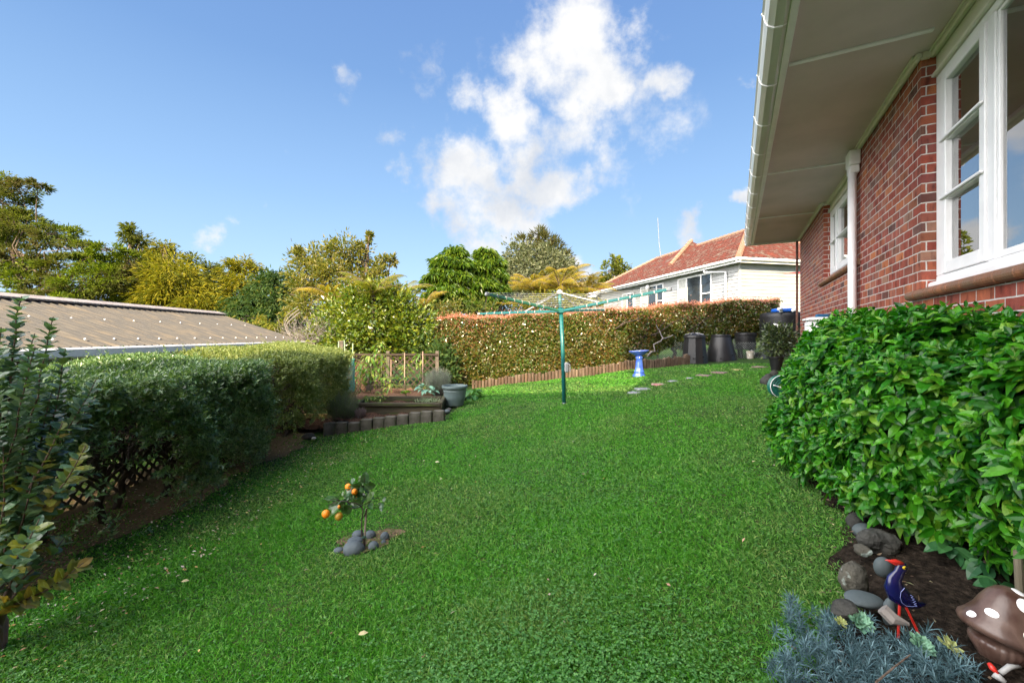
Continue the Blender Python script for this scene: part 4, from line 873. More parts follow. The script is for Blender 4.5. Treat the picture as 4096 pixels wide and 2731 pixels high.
c2 = thing('compost_bin', 'black smooth cone shaped compost bin, middle one beside the hedge', 'compost bin', (x, y, z), 'black compost bins')
mb = MB(); mb.lathe([(.47, -.03), (.47, .0), (.28, .74), (.26, .76)], (x, y, z), 36); b_o = mb.build('body', m_blackp, c2, smooth=True)
mb = MB(); mb.lathe([(.275, .75), (.275, .80), (.262, .83), (.255, .825), (.20, .815), (0, .82)], (x, y, z), 32); mb.build('lid', m_blackp, c2)
for (ox, oz) in ((.15, .2), (.34, .24), (-.2, .1)): mb = MB(); rr = .47-.257*oz; mb.lathe([(0, 0), (.022, 0), (.022, .012), (0, .012)], (x+ox, y-math.sqrt(rr*rr-ox*ox)-.004, z+oz), 12, ax=[[1, 0, 0], [0, 0, 1], [0, -1, 0]]); mb.build('vent_hole', m_hole, b_o)
x, y, z = groundY(745.5, 14.0)
wf = thing('worm_farm', 'black round worm farm on short legs, right of the two compost bins', 'worm farm', (x, y, z))
mb = MB(); mb.lathe([(.29, .27), (.31, .30), (.305, .44), (.315, .45), (.315, .47), (.305, .48), (.31, .62), (.32, .63), (.32, .65), (.31, .66), (.315, .74), (.325, .75), (.32, .79), (.2, .815), (0, .82)], (x, y, z), 32); mb.build('body', m_blackp, wf)
for a in (.5, 2.1, 3.7, 5.3): mb = MB(); mb.tube([(x+.22*math.cos(a), y+.22*math.sin(a), z-.02), (x+.24*math.cos(a), y+.24*math.sin(a), z+.3)], [.045, .035], 8); mb.build('leg', m_blackp, wf)
mb = MB(); mb.tube([(x+.03, y-.28, z+.26), (x+.03, y-.32, z+.25), (x+.03, y-.33, z+.21)], .015, 8); mb.build('tap', m_clip, wf)
m_wplast = mat('dirty_white_plastic', (.5, .48, .42), .45, (.35, .28, .2), 9, .1, 30)
def bucket(name, label, px, Y, r, h, m, lid=None, group=None, cat='bucket', ang=.6):
    x, y, z = groundY(px, Y); t = thing(name, label, cat, (x, y, z), group)
    mb = MB(); mb.lathe([(r*.82, 0), (r*.85, .01), (r*.97, h*.85), (r*1.05, h*.86), (r*1.05, h*.9), (r, h*.91), (r*1.03, h), (r*.96, h), (r*.8, .03), (0, .03)] if not lid else [(r*.82, 0), (r*.85, .01), (r*.97, h*.85), (r*1.05, h*.86), (r*1.05, h*.95), (r*.9, h), (0, h)], (x, y, z), 24); mb.build('body', m, t)
    a = np.linspace(0, math.pi, 14); q = np.stack([x+r*1.05*np.cos(a), y-r*np.sin(a)*ang-.02, z+h*.86-r*.75*np.sin(a)], 1); mb = MB(); mb.tube(q, .006, 5); mb.build('handle', m if not lid else m_white, t)
    return t
bucket('bucket', 'small dirty white bucket with lid standing in front of the worm farm', 750.3, 13.55, .115, .235, m_wplast, 1)
bucket('bucket', 'dark grey bucket with black handle right of the worm farm', 766, 13.3, .15, .25, mat('grey_black_plastic', (.05, .055, .065), .4))
bucket('plant_pot', 'low black pot between the dirty white bucket and the dark grey bucket', 759.5, 13.9, .14, .16, m_blackp, cat='pot')
# water tank
x, y, z = groundY(782, 14.0); x = 8.78; z = g(x, y)-.1
wt = thing('water_tank', 'large round black water tank with blue lid behind the corner of the brick house', 'water tank', (x, y, z))
mb = MB(); mb.lathe([(.66, 0)]+[(.66+.006*(i % 2), .05+.1*i) for i in range(14)]+[(.66, 1.44), (.6, 1.5), (.3, 1.53), (0, 1.54)], (x, y, z), 40); mb.build('body', m_blackp, wt, smooth=True)
mb = MB(); mb.lathe([(.36, 1.52), (.37, 1.58), (.35, 1.61), (.2, 1.635), (0, 1.64)], (x-.12, y-.25, z), 32); mb.build('lid', mat('blue_plastic_lid', (.015, .11, .5), .35), wt)
mb = MB(); mb.tube([(x-.42, y-.55, z+1.5), (x-.42, y-.55, z+1.6), (x-.55, y-.66, z+1.58)], .05, 10); mb.tube([(x-.15, y-.66, z+1.53), (x-.02, y-.68, z+1.57)], .045, 10); mb.build('inlet_pipe', m_white, wt, smooth=True)
mb = MB(); mb.lathe([(0, 0), (.1, 0), (.1, .01), (0, .01)], (x-.52, y-.43, z+1.05), 20, ax=[[.64, -.77, 0], [0, 0, 1], [-.77, -.64, 0]]); mb.build('sticker', m_white, wt)
# potted shrub by the house
l_potsh = leafmat('dark_potted_leaf', [(.015, .035, .012), (.035, .06, .02), (.06, .09, .03), (.12, .16, .04)], .3, .15, .6)
x, y, z = groundY(776, 9.6)
psb = thing('potted_shrub', 'dark leaved shrub in a black pot at the foot of the brick wall', 'shrub', (x, y, z))
mb = MB(); mb.lathe([(.09, -.02), (.14, .28), (.155, .29), (.155, .32), (.135, .32), (.13, .28), (0, .27)], (x, y, z), 24); mb.build('pot', m_blackp, psb)
mb = MB(); q = np.array(P(779, 342, 9.6))
for i in range(9): limb(mb, (x, y, z+.26), q+rv(1)[0]*np.array([.3, .2, .25]), .016, .005, .06)
mb.build('stems', m_bark_d, psb)
mkleaf('foliage', [cloud(P(779, 340, 9.6), (.33, .28, .3), 90, 20, L=.085, W=.035, spread=.28, shell=(.3, 1.)), cloud(P(770, 330, 9.6), (.1, .1, .1), 14, 14, L=.08, W=.03)], l_potsh, psb)
# white tub on a stand by the wall
x, y = uv(7.95, 1.12)
wtb = thing('plastic_tub', 'white plastic tub with a clipped lid beside the brick wall behind the big leafy bush', 'tub', (x, y, 1.42))
AX = [(UD[0], UD[1], 0), (UN[0], UN[1], 0), (0, 0, 1)]
mb = MB(); mb.box((x, y, 1.52), (.4, .34, .22), ax=AX, bev=.03); mb.build('body', m_white, wtb)
mb = MB(); mb.box((x, y, 1.645), (.46, .39, .035), ax=AX, bev=.012); mb.box((x, y, 1.668), (.36, .3, .012), ax=AX); mb.build('lid', m_white, wtb)
mb = MB(); mb.tube([(x-.12, y-.1, 1.69), (x+.02, y-.12, 1.695), (x+.13, y-.05, 1.70)], [.03, .028, .03], 10); tg = mb.build('torch', mat('blue_plastic', (.02, .12, .26), .4)); tag(tg, 'dark blue plastic sprinkler handle lying on the lid of the white tub', 'tool')
mb = MB(); mb.lathe([(.05, 0), (.062, .02), (.05, .035), (0, .035)], (x+.14, y+.1, 1.675), 20); tag(mb.build('jar_lid', m_clip), 'small grey round lid resting on the white tub', 'lid')
sd_ = thing('wooden_stand', 'low wooden stand carrying the white tub behind the leafy bush', 'stand', (x, y, g(x, y)))
mb = MB(); mb.box((x, y, 1.39), (.5, .42, .04), ax=AX); mb.build('top', m_oldwood, sd_)
for i in (-1, 1):
    for j in (-1, 1): c = np.array([x, y])+UD*.2*i+UN*.16*j; mb = MB(); mb.box((c[0], c[1], (1.37+g(x, y))/2), (.05, .05, 1.37-g(x, y)), ax=AX); mb.build('leg', m_oldwood, sd_)
# stepping stones
ms1 = mat('pinkish_paver', (.2, .13, .11), .9, (.13, .1, .09), 20, .5, 60); ms2 = mat('grey_paver', (.26, .27, .28), .9, (.1, .12, .11), 22, .5, 60); ms3 = mat('red_paver', (.26, .06, .05), .9, (.36, .3, .27), 9, .4, 60); ms4 = mat('yellow_paver', (.36, .3, .12), .9, (.2, .22, .06), 18)
for (px, py, w, m_, lb) in ((635.4, 392.4, .2, ms2, 'grey paving stone sunk in the lawn, nearest of the stepping stones'), (644, 388.8, .24, ms2, 'second grey paving stone, next to the nearest one'), (660, 384.2, .22, ms3, 'red paving stone with white speckles in the lawn'), (673, 381, .16, ms2, 'small pale paving stone right behind the red one'),
                           (690, 378, .13, ms2, 'almost overgrown grey paving stone between the pale and the pink ones'), (704, 375.2, .26, ms1, 'pinkish paving stone in front of the compost bins'), (719.5, 372.3, .28, ms1, 'larger pinkish paving stone in front of the middle compost bin'), (737.4, 369.6, .2, ms4, 'mossy yellow paving stone sunk in the lawn'), (760.5, 366.7, .3, ms1, 'farthest pinkish paving stone near the potted shrub')):
    q = G(px, py); mb = MB(); mb.box((0, 0, 0), (w*1.15, w*1.05, .04), ax=rotz(R.uniform(0, 1)), bev=.012); o_ = mb.build('stepping_stone', m_, loc=(0, 0, 0)); o_.location = (q[0], q[1], q[2]-.002); tag(o_, lb, 'stepping stone', 'stepping stones across the lawn')
# hose coil
c = np.array(P(781, 386, 5.9)); hr = thing('garden_hose', 'coiled green garden hose with a white stripe at the edge of the leafy bush', 'hose', tuple(c-np.array([0, 0, .15])))
mb = MB(); a = np.linspace(0, 2*math.pi*9, 260); k = np.linspace(-1, 1, 260); rr_ = .045+.1*(.5+.5*k); mb.tube(np.stack([c[0]+rr_*np.cos(a), c[1]+.004*np.sin(a*2.3), c[2]+rr_*np.sin(a)], 1), .0085, 6, ref=(0, 1, 0)); mb.tube(np.stack([c[0]+(rr_*.5+.07)*np.cos(a), c[1]+.05+.02*k, c[2]+(rr_*.5+.07)*np.sin(a)], 1), .011, 6, ref=(0, 1, 0)); mb.build('coil', mat('green_hose', (.01, .12, .09), .35), hr, smooth=True)
mb = MB(); a = np.linspace(0, 2*math.pi, 40); mb.tube(np.stack([c[0]+.15*np.cos(a), c[1]-.012+0*a, c[2]+.15*np.sin(a)], 1), .004, 6, ref=(0, 1, 0)); mb.bar(c+np.array([-.11, -.02, .02]), c+np.array([.12, -.02, -.05]), .03, .01); mb.build('reel', m_white, hr)
# ================================================================== LEFT HEDGE
l_lh = leafmat('small_hedge_leaf', [(.03, .08, .025), (.09, .17, .055), (.17, .27, .10), (.04, .10, .03), (.25, .34, .15)], .3, .25, .6)
l_lh2 = leafmat('small_hedge_leaf_yellow', [(.09, .14, .035), (.17, .22, .06), (.25, .28, .09), (.1, .15, .04)], .45, .25, .35)
m_twig = mat('dark_twig', (.045, .034, .028), .9, (.09, .075, .065), 20, spec=.15)
def hxc(Y): return -3.72-.04*(Y-3)
def hedge_clump(name, label, y0, y1, lm, ntop, nside, zlo=.1):
    root = thing(name, label, 'hedge', (hxc((y0+y1)/2), (y0+y1)/2, g(-3.6, (y0+y1)/2)), 'clipped shrubs of the left hedge'); parts = []
    L = y1-y0; hw = .80
    def ends(y): return np.clip(np.minimum((y-y0)/.5, (y1-y)/.5), 0, 1)**.5
    zt = lambda x, y: .955+.13*np.clip((hxc(y)+hw-x)/hw, 0, 1)**.7+.02*np.sin(y*3.1)+.02*np.sin(x*5+y*2)+.035*np.clip(y-3, 0, 5)
    # top
    n = ntop; y = R.uniform(y0, y1, n); e = ends(y); x = hxc(y)+R.uniform(-1.0, 1, n)*hw*(.55+.45*e); edge = np.clip((np.abs(x-hxc(y))/hw-.75)/.25, 0, 1)
    z = zt(x, y)-.10*edge**2-.12*(1-e)-R.exponential(.035, n)
    o = np.stack([np.sign(x-hxc(y))*edge*.7, np.zeros(n), np.ones(n)], 1); ax = unit(o*.8+rv(n)*.8); LL = R.uniform(.026, .052, n)
    parts.append(leaves(np.stack([x, y, z], 1), ax, unit(o*.5+rv(n)*.8), LL, LL*.46, T_RH))
    # upright shoots standing a little proud
    k = 260; yy = R.uniform(y0+.1, y1-.1, k); xx = hxc(yy)+R.uniform(-.95, .95, k)*hw
    for i in range(k):
        h = R.exponential(.025)+.015; m = 8; t = np.linspace(0, h, m); a = np.arange(m)*2.4; b = np.array([xx[i], yy[i], zt(xx[i], yy[i])-.02])
        parts.append(leaves(b+np.stack([0*t, 0*t, t], 1), unit(np.stack([np.cos(a), np.sin(a), np.full(m, .9)], 1)), rv(m), .032, .014, T_RH))
    # sides: shingled sprays thinning towards the ground
    for sgn, n in ((1, nside), (-1, nside//3)):
        ns = n//11; y = R.uniform(y0, y1, ns); u = R.random(ns)**.75; z = zlo+(1.05-zlo)*u
        keep = R.random(ns) < np.clip(.22+.8*u+.4*np.sin(y*4.3+z*5)*np.sin(z*7+y), .05, 1)*np.where((y < 3.9) & (z < .55), .12, 1.); y = y[keep]; z = z[keep]; ns = len(y); e = ends(y)
        x = hxc(y)+sgn*hw*(.55+.45*e)*(.9+.15*np.sin(np.clip((z-zlo)/(1.05-zlo), 0, 1)*2.2)**.8)+R.normal(size=ns)*.05+sgn*(.07*np.sin(y*5+z*3)+.05*np.sin(y*11)*np.sin(z*8))-sgn*R.exponential(.07, ns)
        m = 11; idx = np.repeat(np.arange(ns), m); t = np.tile(np.arange(m)/m, ns); d = unit(np.stack([np.full(ns, sgn*.6), R.normal(size=ns)*.5, np.full(ns, .55)+R.normal(size=ns)*.4], 1))
        p = np.stack([x, y, z], 1)[idx]+d[idx]*(t*.11)[:, None]; a = np.tile(np.arange(m)*2.4, ns)
        sd = unit(np.cross(d, (0, 0, 1.))); up = np.cross(sd, d); ax = unit(d[idx]*.8+sd[idx]*np.cos(a)[:, None]+up[idx]*np.sin(a)[:, None])
        LL = R.uniform(.026, .056, len(p)); parts.append(leaves(p, ax, unit(d[idx]+rv(len(p))*.5), LL, LL*.45, T_RH))
    # ends
    n = nside//5
    for yy, sg in ((y0, -1), (y1, 1)):
        x = hxc(yy)+R.uniform(-1, 1, n)*hw*.7; z = zlo+(1.05-zlo)*R.random(n)**.75; y = yy+sg*-.12*np.ones(n)+R.normal(size=n)*.07; o = np.tile(np.array([[0, sg, .2]]), (n, 1)); LL = R.uniform(.03, .05, n); parts.append(leaves(np.stack([x, y, z], 1), unit(o*.5+rv(n)), rv(n), LL, LL*.42, T_RH))
    mkleaf('foliage', parts, lm, root)
    mb = MB(); tw = MB(); ntr = max(3, int(L*2.6))
    for i in range(ntr):
        y = y0+.25+(L-.5)*(i+.5)/ntr+R.normal()*.08; x = hxc(y)+R.normal()*.12+.1; b = np.array([x, y, g(x, y)-.05]); m1 = b+np.array([R.normal()*.1, R.normal()*.15, .4]); limb(mb, b, m1, .032, .024, .08, 5, 7)
        for _ in range(9):
            q = np.array([hxc(y)+R.uniform(-.6, .7), y+R.normal()*.35, R.uniform(.45, .85)]); limb(mb, m1, q, .014, .006, .1, 5, 5)
            for _ in range(16):
                e = q+np.array([R.normal()*.2, R.normal()*.22, R.uniform(-.25, .4)]); e[2] = min(e[2], 1.08); e[0] = min(max(e[0], hxc(y)-.75), hxc(y)+.74); limb(tw, q, e, .0045, .0018, .12, 4, 3)
    mb.build('trunk', m_bark_d, root, smooth=True); tw.build('twigs', m_twig, root)
    return root
hedge_clump('clipped_shrub', 'near dark green clipped shrub of the left hedge with bare woody lower branches', 2.45, 5.55, l_lh, 30000, 64000, -.2)
hedge_clump('clipped_shrub', 'far clipped shrub of the left hedge with sunlit yellow green flat top', 5.6, 8.5, l_lh2, 22000, 34000, -.02)
# leaning bare stems at the far shrub's foot
# ================================================================== BROAD LEAVED SHRUB, FAR LEFT FOREGROUND
l_fj = leafmat('felty_oval_leaf', [(.03, .08, .045), (.06, .13, .07), (.11, .2, .09), (.04, .1, .055), (.15, .23, .09)], .38, .25, .5)
l_fjy = leafmat('yellowing_oval_leaf', [(.12, .17, .03), (.25, .24, .04), (.1, .16, .05), (.3, .2, .04)], .4, .3, .45)
fj = thing('leafy_shrub', 'upright shrub with paired oval leaves and reddish stems at the far left edge', 'shrub', (-2.5, 2.15, -.15))
m_fst = mat('red_brown_stem', (.15, .09, .065), .75, (.09, .065, .05), 20)
mb = MB(); pa = []; pb = []
def shoot(a, b, r, lsz, yel=0., step=.045, start=.12):
    a = np.array(a, float); b = np.array(b, float); L = np.linalg.norm(b-a); n = max(5, int(L/.08)); t = np.linspace(0, 1, n); p = a+(b-a)*t[:, None]; p[:, 2] += -.06*L*np.sin(t*math.pi); p += np.cumsum(R.normal(size=(n, 3))*.006, 0); mb.tube(p, np.linspace(r, r*.3, n), 6, cap=False)
    m = int(L*(1-start)/step); tt = start+(1-start)*np.arange(m)/m; q = np.stack([np.interp(tt, t, p[:, i]) for i in range(3)], 1); T = unit(np.gradient(p, axis=0)); TT = unit(np.stack([np.interp(tt, t, T[:, i]) for i in range(3)], 1))
    sd = unit(np.cross(TT, (0, .2, 1.))); up = np.cross(sd, TT)
    for s in (0, math.pi, .8):
        an = np.arange(m)*1.57+s+R.normal(size=m)*.25; rd = sd*np.cos(an)[:, None]+up*np.sin(an)[:, None]; ax = unit(rd+TT*.75+R.normal(size=(m, 3))*.15); nr = unit(TT*.9-rd*.5+np.array([0, 0, .5])); LL = lsz*1.2*R.uniform(.7, 1.15, m)*np.interp(tt, [0, .85, 1], [1, .95, .6])
        (pb if R.random() < yel else pa).append(leaves(q, ax, nr, LL, LL*.66, T_HI))
base = np.array([-2.52, 2.1, -.2])
def FP(px, py, Y=2.1): return P(px, py, Y)
for (px, py, Y, r) in ((14, 290, 2.1, .014), (53, 312, 2.15, .012), (-8, 300, 2.1, .012), (-30, 290, 2.2, .012), (5, 330, 1.95, .012), (38, 330, 2.25, .012), (88, 380, 2.1, .01), (25, 340, 2.0, .011), (60, 350, 2.2, .01)):
    m1 = base+np.array([R.normal()*.05, R.normal()*.05, .35]); limb(mb, base, m1, .022, .016, .05); shoot(m1, FP(px, py, Y), r*.6, .06, .0, step=.021, start=.05)
for (px, py, Y, sx_, sy_, yl) in ((84, 440, 2.05, 30, 520, .6), (95, 400, 2.1, 40, 470, .3), (60, 425, 2.0, 25, 500, .4), (70, 535, 2.0, 20, 585, .7), (84, 560, 2.0, 0, 610, .5), (38, 520, 1.95, 5, 580, .3), (40, 470, 2., 10, 560, .2), (64, 500, 2., 18, 560, .8), (10, 440, 2., 5, 560, .1), (-10, 400, 2.1, -10, 520, .1), (30, 400, 2.1, 12, 500, .1), (8, 500, 1.95, -8, 600, .2), (30, 570, 1.95, -8, 620, .6), (50, 390, 2.15, 28, 480, .1), (-5, 360, 2.2, -8, 460, 0.), (72, 470, 2.15, 25, 540, .5), (20, 370, 2.1, 10, 450, .0)):
    shoot(FP(sx_, sy_, Y), FP(px, py, Y+R.normal()*.08), .006, .062, yl, start=.05, step=.032)
mb.build('stems', m_fst, fj, smooth=True); mkleaf('leaves', pa, l_fj, fj); mkleaf('yellow_leaves', pb, l_fjy, fj)
# ================================================================== CITRUS SEEDLING AND PEBBLES
def Z1(zx, zy, Y, s=.0877): return P(287.5+zx*s, 450+zy*s, Y)
CY = 2.72
l_cit = leafmat('citrus_leaf', [(.02, .06, .02), (.035, .09, .03), (.07, .13, .03), (.03, .08, .03)], .28, .2, .6)
ct = thing('citrus_tree', 'tiny citrus tree carrying ripe orange fruit among the grey pebbles on the lawn', 'tree', tuple(Z1(880, 1180, CY)))
mb = MB(); st = [Z1(878, 1190, CY), Z1(868, 1020, CY), Z1(845, 950, CY), Z1(846, 800, CY), Z1(860, 700, CY), Z1(850, 630, CY)]
mb.tube(st, [.007, .006, .005, .0045, .004, .0035], 8)
for pts in ([Z1(850, 640, CY), Z1(862, 520, CY+.02), Z1(862, 400, CY), Z1(885, 300, CY)], [Z1(850, 640, CY), Z1(780, 655, CY), Z1(690, 660, CY-.03)], [Z1(870, 760, CY), Z1(905, 660, CY), Z1(960, 650, CY+.04), Z1(1080, 650, CY+.06)], [Z1(850, 640, CY), Z1(780, 600, CY-.05), Z1(600, 570, CY-.05), Z1(470, 620, CY-.06)], [Z1(600, 570, CY-.05), Z1(520, 545, CY-.06), Z1(460, 590, CY-.05)], [Z1(862, 400, CY), Z1(800, 440, CY), Z1(720, 480, CY)], [Z1(862, 560, CY), Z1(960, 550, CY+.03), Z1(1050, 545, CY+.05)]): mb.tube(pts, np.linspace(.0035, .0018, len(pts)), 5)
mb.build('stem', m_bark_d, ct, smooth=True)
lv = [(880, 380, 890, 250, 75), (845, 380, 825, 290, 50), (870, 400, 1000, 400, 70), (850, 405, 740, 365, 60), (850, 410, 720, 400, 50), (800, 420, 640, 500, 100), (830, 440, 740, 470, 70), (860, 470, 810, 460, 70), (900, 580, 970, 480, 80), (905, 575, 975, 560, 60), (900, 590, 930, 620, 70), (880, 580, 720, 600, 75), (860, 620, 740, 640, 60), (600, 580, 400, 520, 55), (640, 540, 740, 505, 50), (620, 570, 630, 620, 70), (600, 610, 470, 650, 70), (600, 640, 480, 730, 70), (660, 610, 690, 730, 95), (640, 600, 600, 720, 70), (570, 560, 580, 500, 55), (545, 580, 500, 605, 45), (1100, 590, 1105, 530, 35), (1080, 600, 1070, 680, 45), (1085, 605, 1035, 605, 25), (740, 500, 700, 560, 60), (730, 480, 690, 590, 50), (700, 400, 665, 350, 40), (720, 370, 760, 325, 60), (830, 500, 770, 540, 60), (880, 640, 895, 590, 60), (930, 600, 950, 640, 45)]
A = np.array([Z1(a, b, CY+R.normal()*.03) for a, b, c, d, w in lv]); B = np.array([Z1(c, d, CY+R.normal()*.04-.01) for a, b, c, d, w in lv]); Wd = np.array([w for *_, w in lv])*.0877/F*CY
n = len(lv); v, l, c = leaves(A, B-A, unit(np.array([0, -.7, .6])+rv(n)*.45), np.linalg.norm(B-A, axis=1)*1.1, Wd*1.25, T_HI); k2 = 34; ce = np.array([Z1(*q, CY) for q in ((690, 560), (830, 440), (900, 560), (620, 640), (740, 420), (880, 380))])[R.integers(0, 6, k2)]+R.normal(size=(k2, 3))*.018; v2, l2, c2_ = leaves(ce, unit(rv(k2)+np.array([0, -.3, 0])), unit(np.array([0, -.5, .8])+rv(k2)*.4), R.uniform(.03, .055, k2), .022, T_HI); v, l, c = merge([(v, l, c), (v2, l2, c2_)]); mk('leaves', v, l, c, l_cit, ct)
m_or = mat('orange_peel', (.85, .27, .006), .4, (.75, .2, .005), 6, .25, 220, spec=.5); m_or2 = mat('ripening_peel', (.6, .25, .01), .4, (.3, .2, .02), 5, .25, 220)
for zx, zy, r, q in ((438, 722, 44, 0), (585, 748, 44, 1), (692, 415, 36, 0), (765, 470, 34, 0), (590, 640, 18, 0), (780, 540, 20, 1)):
    mb = MB(); rr = r*.0877/F*CY; mb.blob(Z1(zx, zy, CY-.02), (rr, rr, rr*1.08), 1, .015); mb.build('orange', m_or2 if q else m_or, ct, smooth=True)
mb = MB(); mb.tube([Z1(880, 1180, CY+.01), Z1(885, 900, CY+.01), Z1(900, 660, CY+.01)], .006, 8); tag(mb.build('plant_stake', mat('grey_stake', (.25, .2, .16), .8)), 'thin grey stake tied to the tiny citrus tree', 'stake')
mb = MB(); mb.lathe([(.014, -.004), (.014, .006)], Z1(872, 985, CY), 10); mb.build('tie', mat('green_tie', (.02, .06, .04), .6), ct)
m_peb = mat('blue_grey_pebble', (.09, .112, .125), .75, (.06, .078, .088), 3, .15, 80, spec=.3)
PB = [(755, 1225, 118, 92, 0, 'largest round grey pebble at the front of the ring around the citrus tree'), (800, 1060, 66, 48, .25, 'grey pebble at the back left of the citrus stem'), (770, 1100, 90, 44, .15, 'flat oval grey pebble behind the largest one'), (940, 1080, 66, 58, .2, 'grey pebble right behind the citrus stem'), (980, 1195, 60, 58, .02, 'small egg shaped pebble just right of the citrus stem'), (1110, 1120, 52, 58, .14, 'grey pebble at the right end of the ring, under the dry leaf'), (585, 1205, 56, 34, .05, 'small flat pebble at the far left of the ring'), (1095, 1170, 32, 24, .08, 'smallest dark pebble at the right edge of the ring')]
for i, (zx, zy, rx, rz, dy, lb) in enumerate(PB):
    Y = CY-.02+dy*1.0; k = .0877/F*Y; c = np.array(Z1(zx, zy, Y)); zg = g(c[0], c[1]); c[2] = max(zg+rz*k*.45, min(c[2], zg+rz*k*1.1)); mb = MB(); mb.blob(c, (rx*k, rx*k*.85, rz*k), i+3, .03); tag(mb.build('pebble', m_peb, smooth=True), lb, 'pebble', 'grey pebbles around the citrus tree')
m_dry = leafmat('dry_leaf', [(.6, .55, .4), (.5, .45, .3)], .7, .2); 
p0 = np.array(Z1(1050, 1200, CY-.05)); v, l, c = leaves(p0[None], np.array([Z1(1020, 1060, CY+.08)])-p0, np.array([[0, -.6, .8]]), np.array([.085]), .07, T_OV); tag(mk('dry_leaf', v, l, c, m_dry), 'large pale dry leaf lying on the pebbles beside the citrus tree', 'leaf')
# ================================================================== BIG LEAFY BUSH, RIGHT FOREGROUND
l_bush = leafmat('broad_glossy_leaf', [(.006, .055, .003), (.012, .105, .004), (.028, .17, .006), (.085, .29, .012), (.008, .08, .004), (.16, .32, .025)], .38, .3, .4, tcol=(.7, 1., .15))
bs = thing('leafy_bush', 'big bush with broad glossy bright green leaves growing against the brick wall', 'bush', (uv(4, .9)[0], uv(4, .9)[1], .4))
EB = [(5.0, .90, .98, .55, .42, .54), (4.5, .88, 1.0, .7, .46, .58), (3.8, .84, 1.0, .75, .50, .57), (3.1, .94, 1.0, .72, .48, .56), (2.45, 1.12, .96, .62, .36, .55), (4.75, .66, .72, .45, .27, .33), (3.9, .58, .68, .8, .36, .36), (3.1, .80, .66, .6, .36, .38), (2.3, 1.22, .6, .5, .28, .4), (1.7, 1.3, .8, .5, .2, .6)]
def bush_pts(n, s=1.):
    res = []; res_n = []
    w = np.array([e[3]*e[5]+e[3]*e[4] for e in EB]); w /= w.sum()
    for e, k in zip(EB, (w*n).astype(int)):
        d = rv(k); c = np.array([e[0], e[1], e[2]]); p = c+d*np.array(e[3:])*s*R.uniform(.9, 1.06, k)[:, None]
        ok = np.ones(k, bool)
        for e2 in EB:
            if e2 is e: continue
            q = (p-np.array(e2[:3]))/np.array(e2[3:]); ok &= (np.sum(q*q, 1) > .72*s*s)
        ok &= (p[:, 1] < 1.42); ok &= p[:, 2] > np.interp(p[:, 0], [2.2, 3.2, 4.4], [.54, .49, .42])
        nn = unit(d/np.array(e[3:])); res.append(p[ok]); res_n.append(nn[ok])
    p = np.concatenate(res); nn = np.concatenate(res_n)
    xy = p[:, :1]*UD+p[:, 1:2]*UN; nxy = nn[:, :1]*UD+nn[:, 1:2]*UN
    return np.concatenate([xy, p[:, 2:]], 1), np.concatenate([nxy, nn[:, 2:]], 1)
parts = []
for s, nn_, lsz in ((1.0, 5600, .78), (.87, 3000, .85), (.68, 1100, 1.0)):
    p, o = bush_pts(nn_, s); n = len(p)
    o = unit(o+np.array([0, 0, .35])+rv(n)*.35); m = 9; idx = np.repeat(np.arange(n), m); j = np.tile(np.arange(m), n)
    a = j*2.399+np.repeat(R.uniform(0, 6, n), m); sd = unit(np.cross(o, np.array([.3, .2, 1.]))); up = np.cross(sd, o)
    rd = sd[idx]*np.cos(a)[:, None]+up[idx]*np.sin(a)[:, None]; el = np.interp(j, [0, 2, m-1], [1.7, 1.0, .15])
    ax = unit(rd+o[idx]*el[:, None]+rv(n*m)*.14); nr = unit(o[idx]*1.-rd*.35+rv(n*m)*.15); LL = np.interp(j, [0, 2, m-1], [.055, .09, .118])*np.repeat(R.uniform(.75, 1.15, n), m)*lsz
    base_ = p[idx]-o[idx]*(j*.009)[:, None]; parts.append(leaves(base_, ax, nr, LL*R.uniform(.8, 1.15, len(LL)), LL*R.uniform(.38, .52, len(LL)), T_HI if s == 1.0 else T_OV, R.uniform(-.1, .35, len(LL))))
mkleaf('foliage', parts, l_bush, bs)
mb = MB()
for i in range(26):
    u = R.uniform(2.2, 5.3); v0 = .85+.2*R.random(); a = uv(u, v0); b = uv(u+R.normal()*.2, v0+R.uniform(-.1, .3)); limb(mb, (a[0], a[1], g(*a)-.03), (b[0], b[1], R.uniform(.8, 1.15)), .016, .006, .05)
mb.build('stems', m_bark_d, bs)
# lower darker shrub with rougher leaves in front of it
l_dk = leafmat('rough_dark_leaf', [(.012, .055, .018), (.02, .085, .03), (.035, .12, .03)], .45, .15, .45)
lb_ = thing('rough_leaved_plant', 'lower plant with large rough dark green leaves between the big bush and the toadstool', 'plant', (1.95, 1.75, .3)); parts = []
for (px, py, Y, n, L) in ((950, 545, 1.85, 10, .12), (985, 560, 1.75, 9, .12), (965, 505, 1.95, 9, .12), (1010, 530, 1.8, 9, .13), (1000, 585, 1.65, 9, .11), (1030, 570, 1.7, 9, .12), (930, 520, 2.05, 8, .11), (1015, 490, 1.9, 9, .13), (985, 475, 2.0, 8, .13), (1040, 600, 1.6, 8, .12), (975, 610, 1.7, 6, .1)):
    c = np.array(P(px, py, Y)); a = np.arange(n)*2.399+R.random(); ax = np.stack([np.cos(a), np.sin(a), R.uniform(-.5, .35, n)], 1); ax[:, 1] -= .35; parts.append(leaves(c+ax*.01, unit(ax), unit(np.array([0, -.35, 1.])+rv(n)*.3), L*.8*R.uniform(.7, 1.1, n), L*.38, T_HI, .25))
    zz = g(c[0], c[1])
mkleaf('leaves', parts, l_dk, lb_)
mb = MB()
for (px, py, Y) in ((950, 545, 1.85), (985, 560, 1.75), (965, 505, 1.95), (1010, 530, 1.8), (1000, 585, 1.65), (1030, 570, 1.7), (985, 475, 2.0)): c = P(px, py, Y); limb(mb, (c[0]+.05, c[1]+.06, g(c[0], c[1])-.02), c, .008, .005)
mb.build('stem', m_bark_d, lb_)
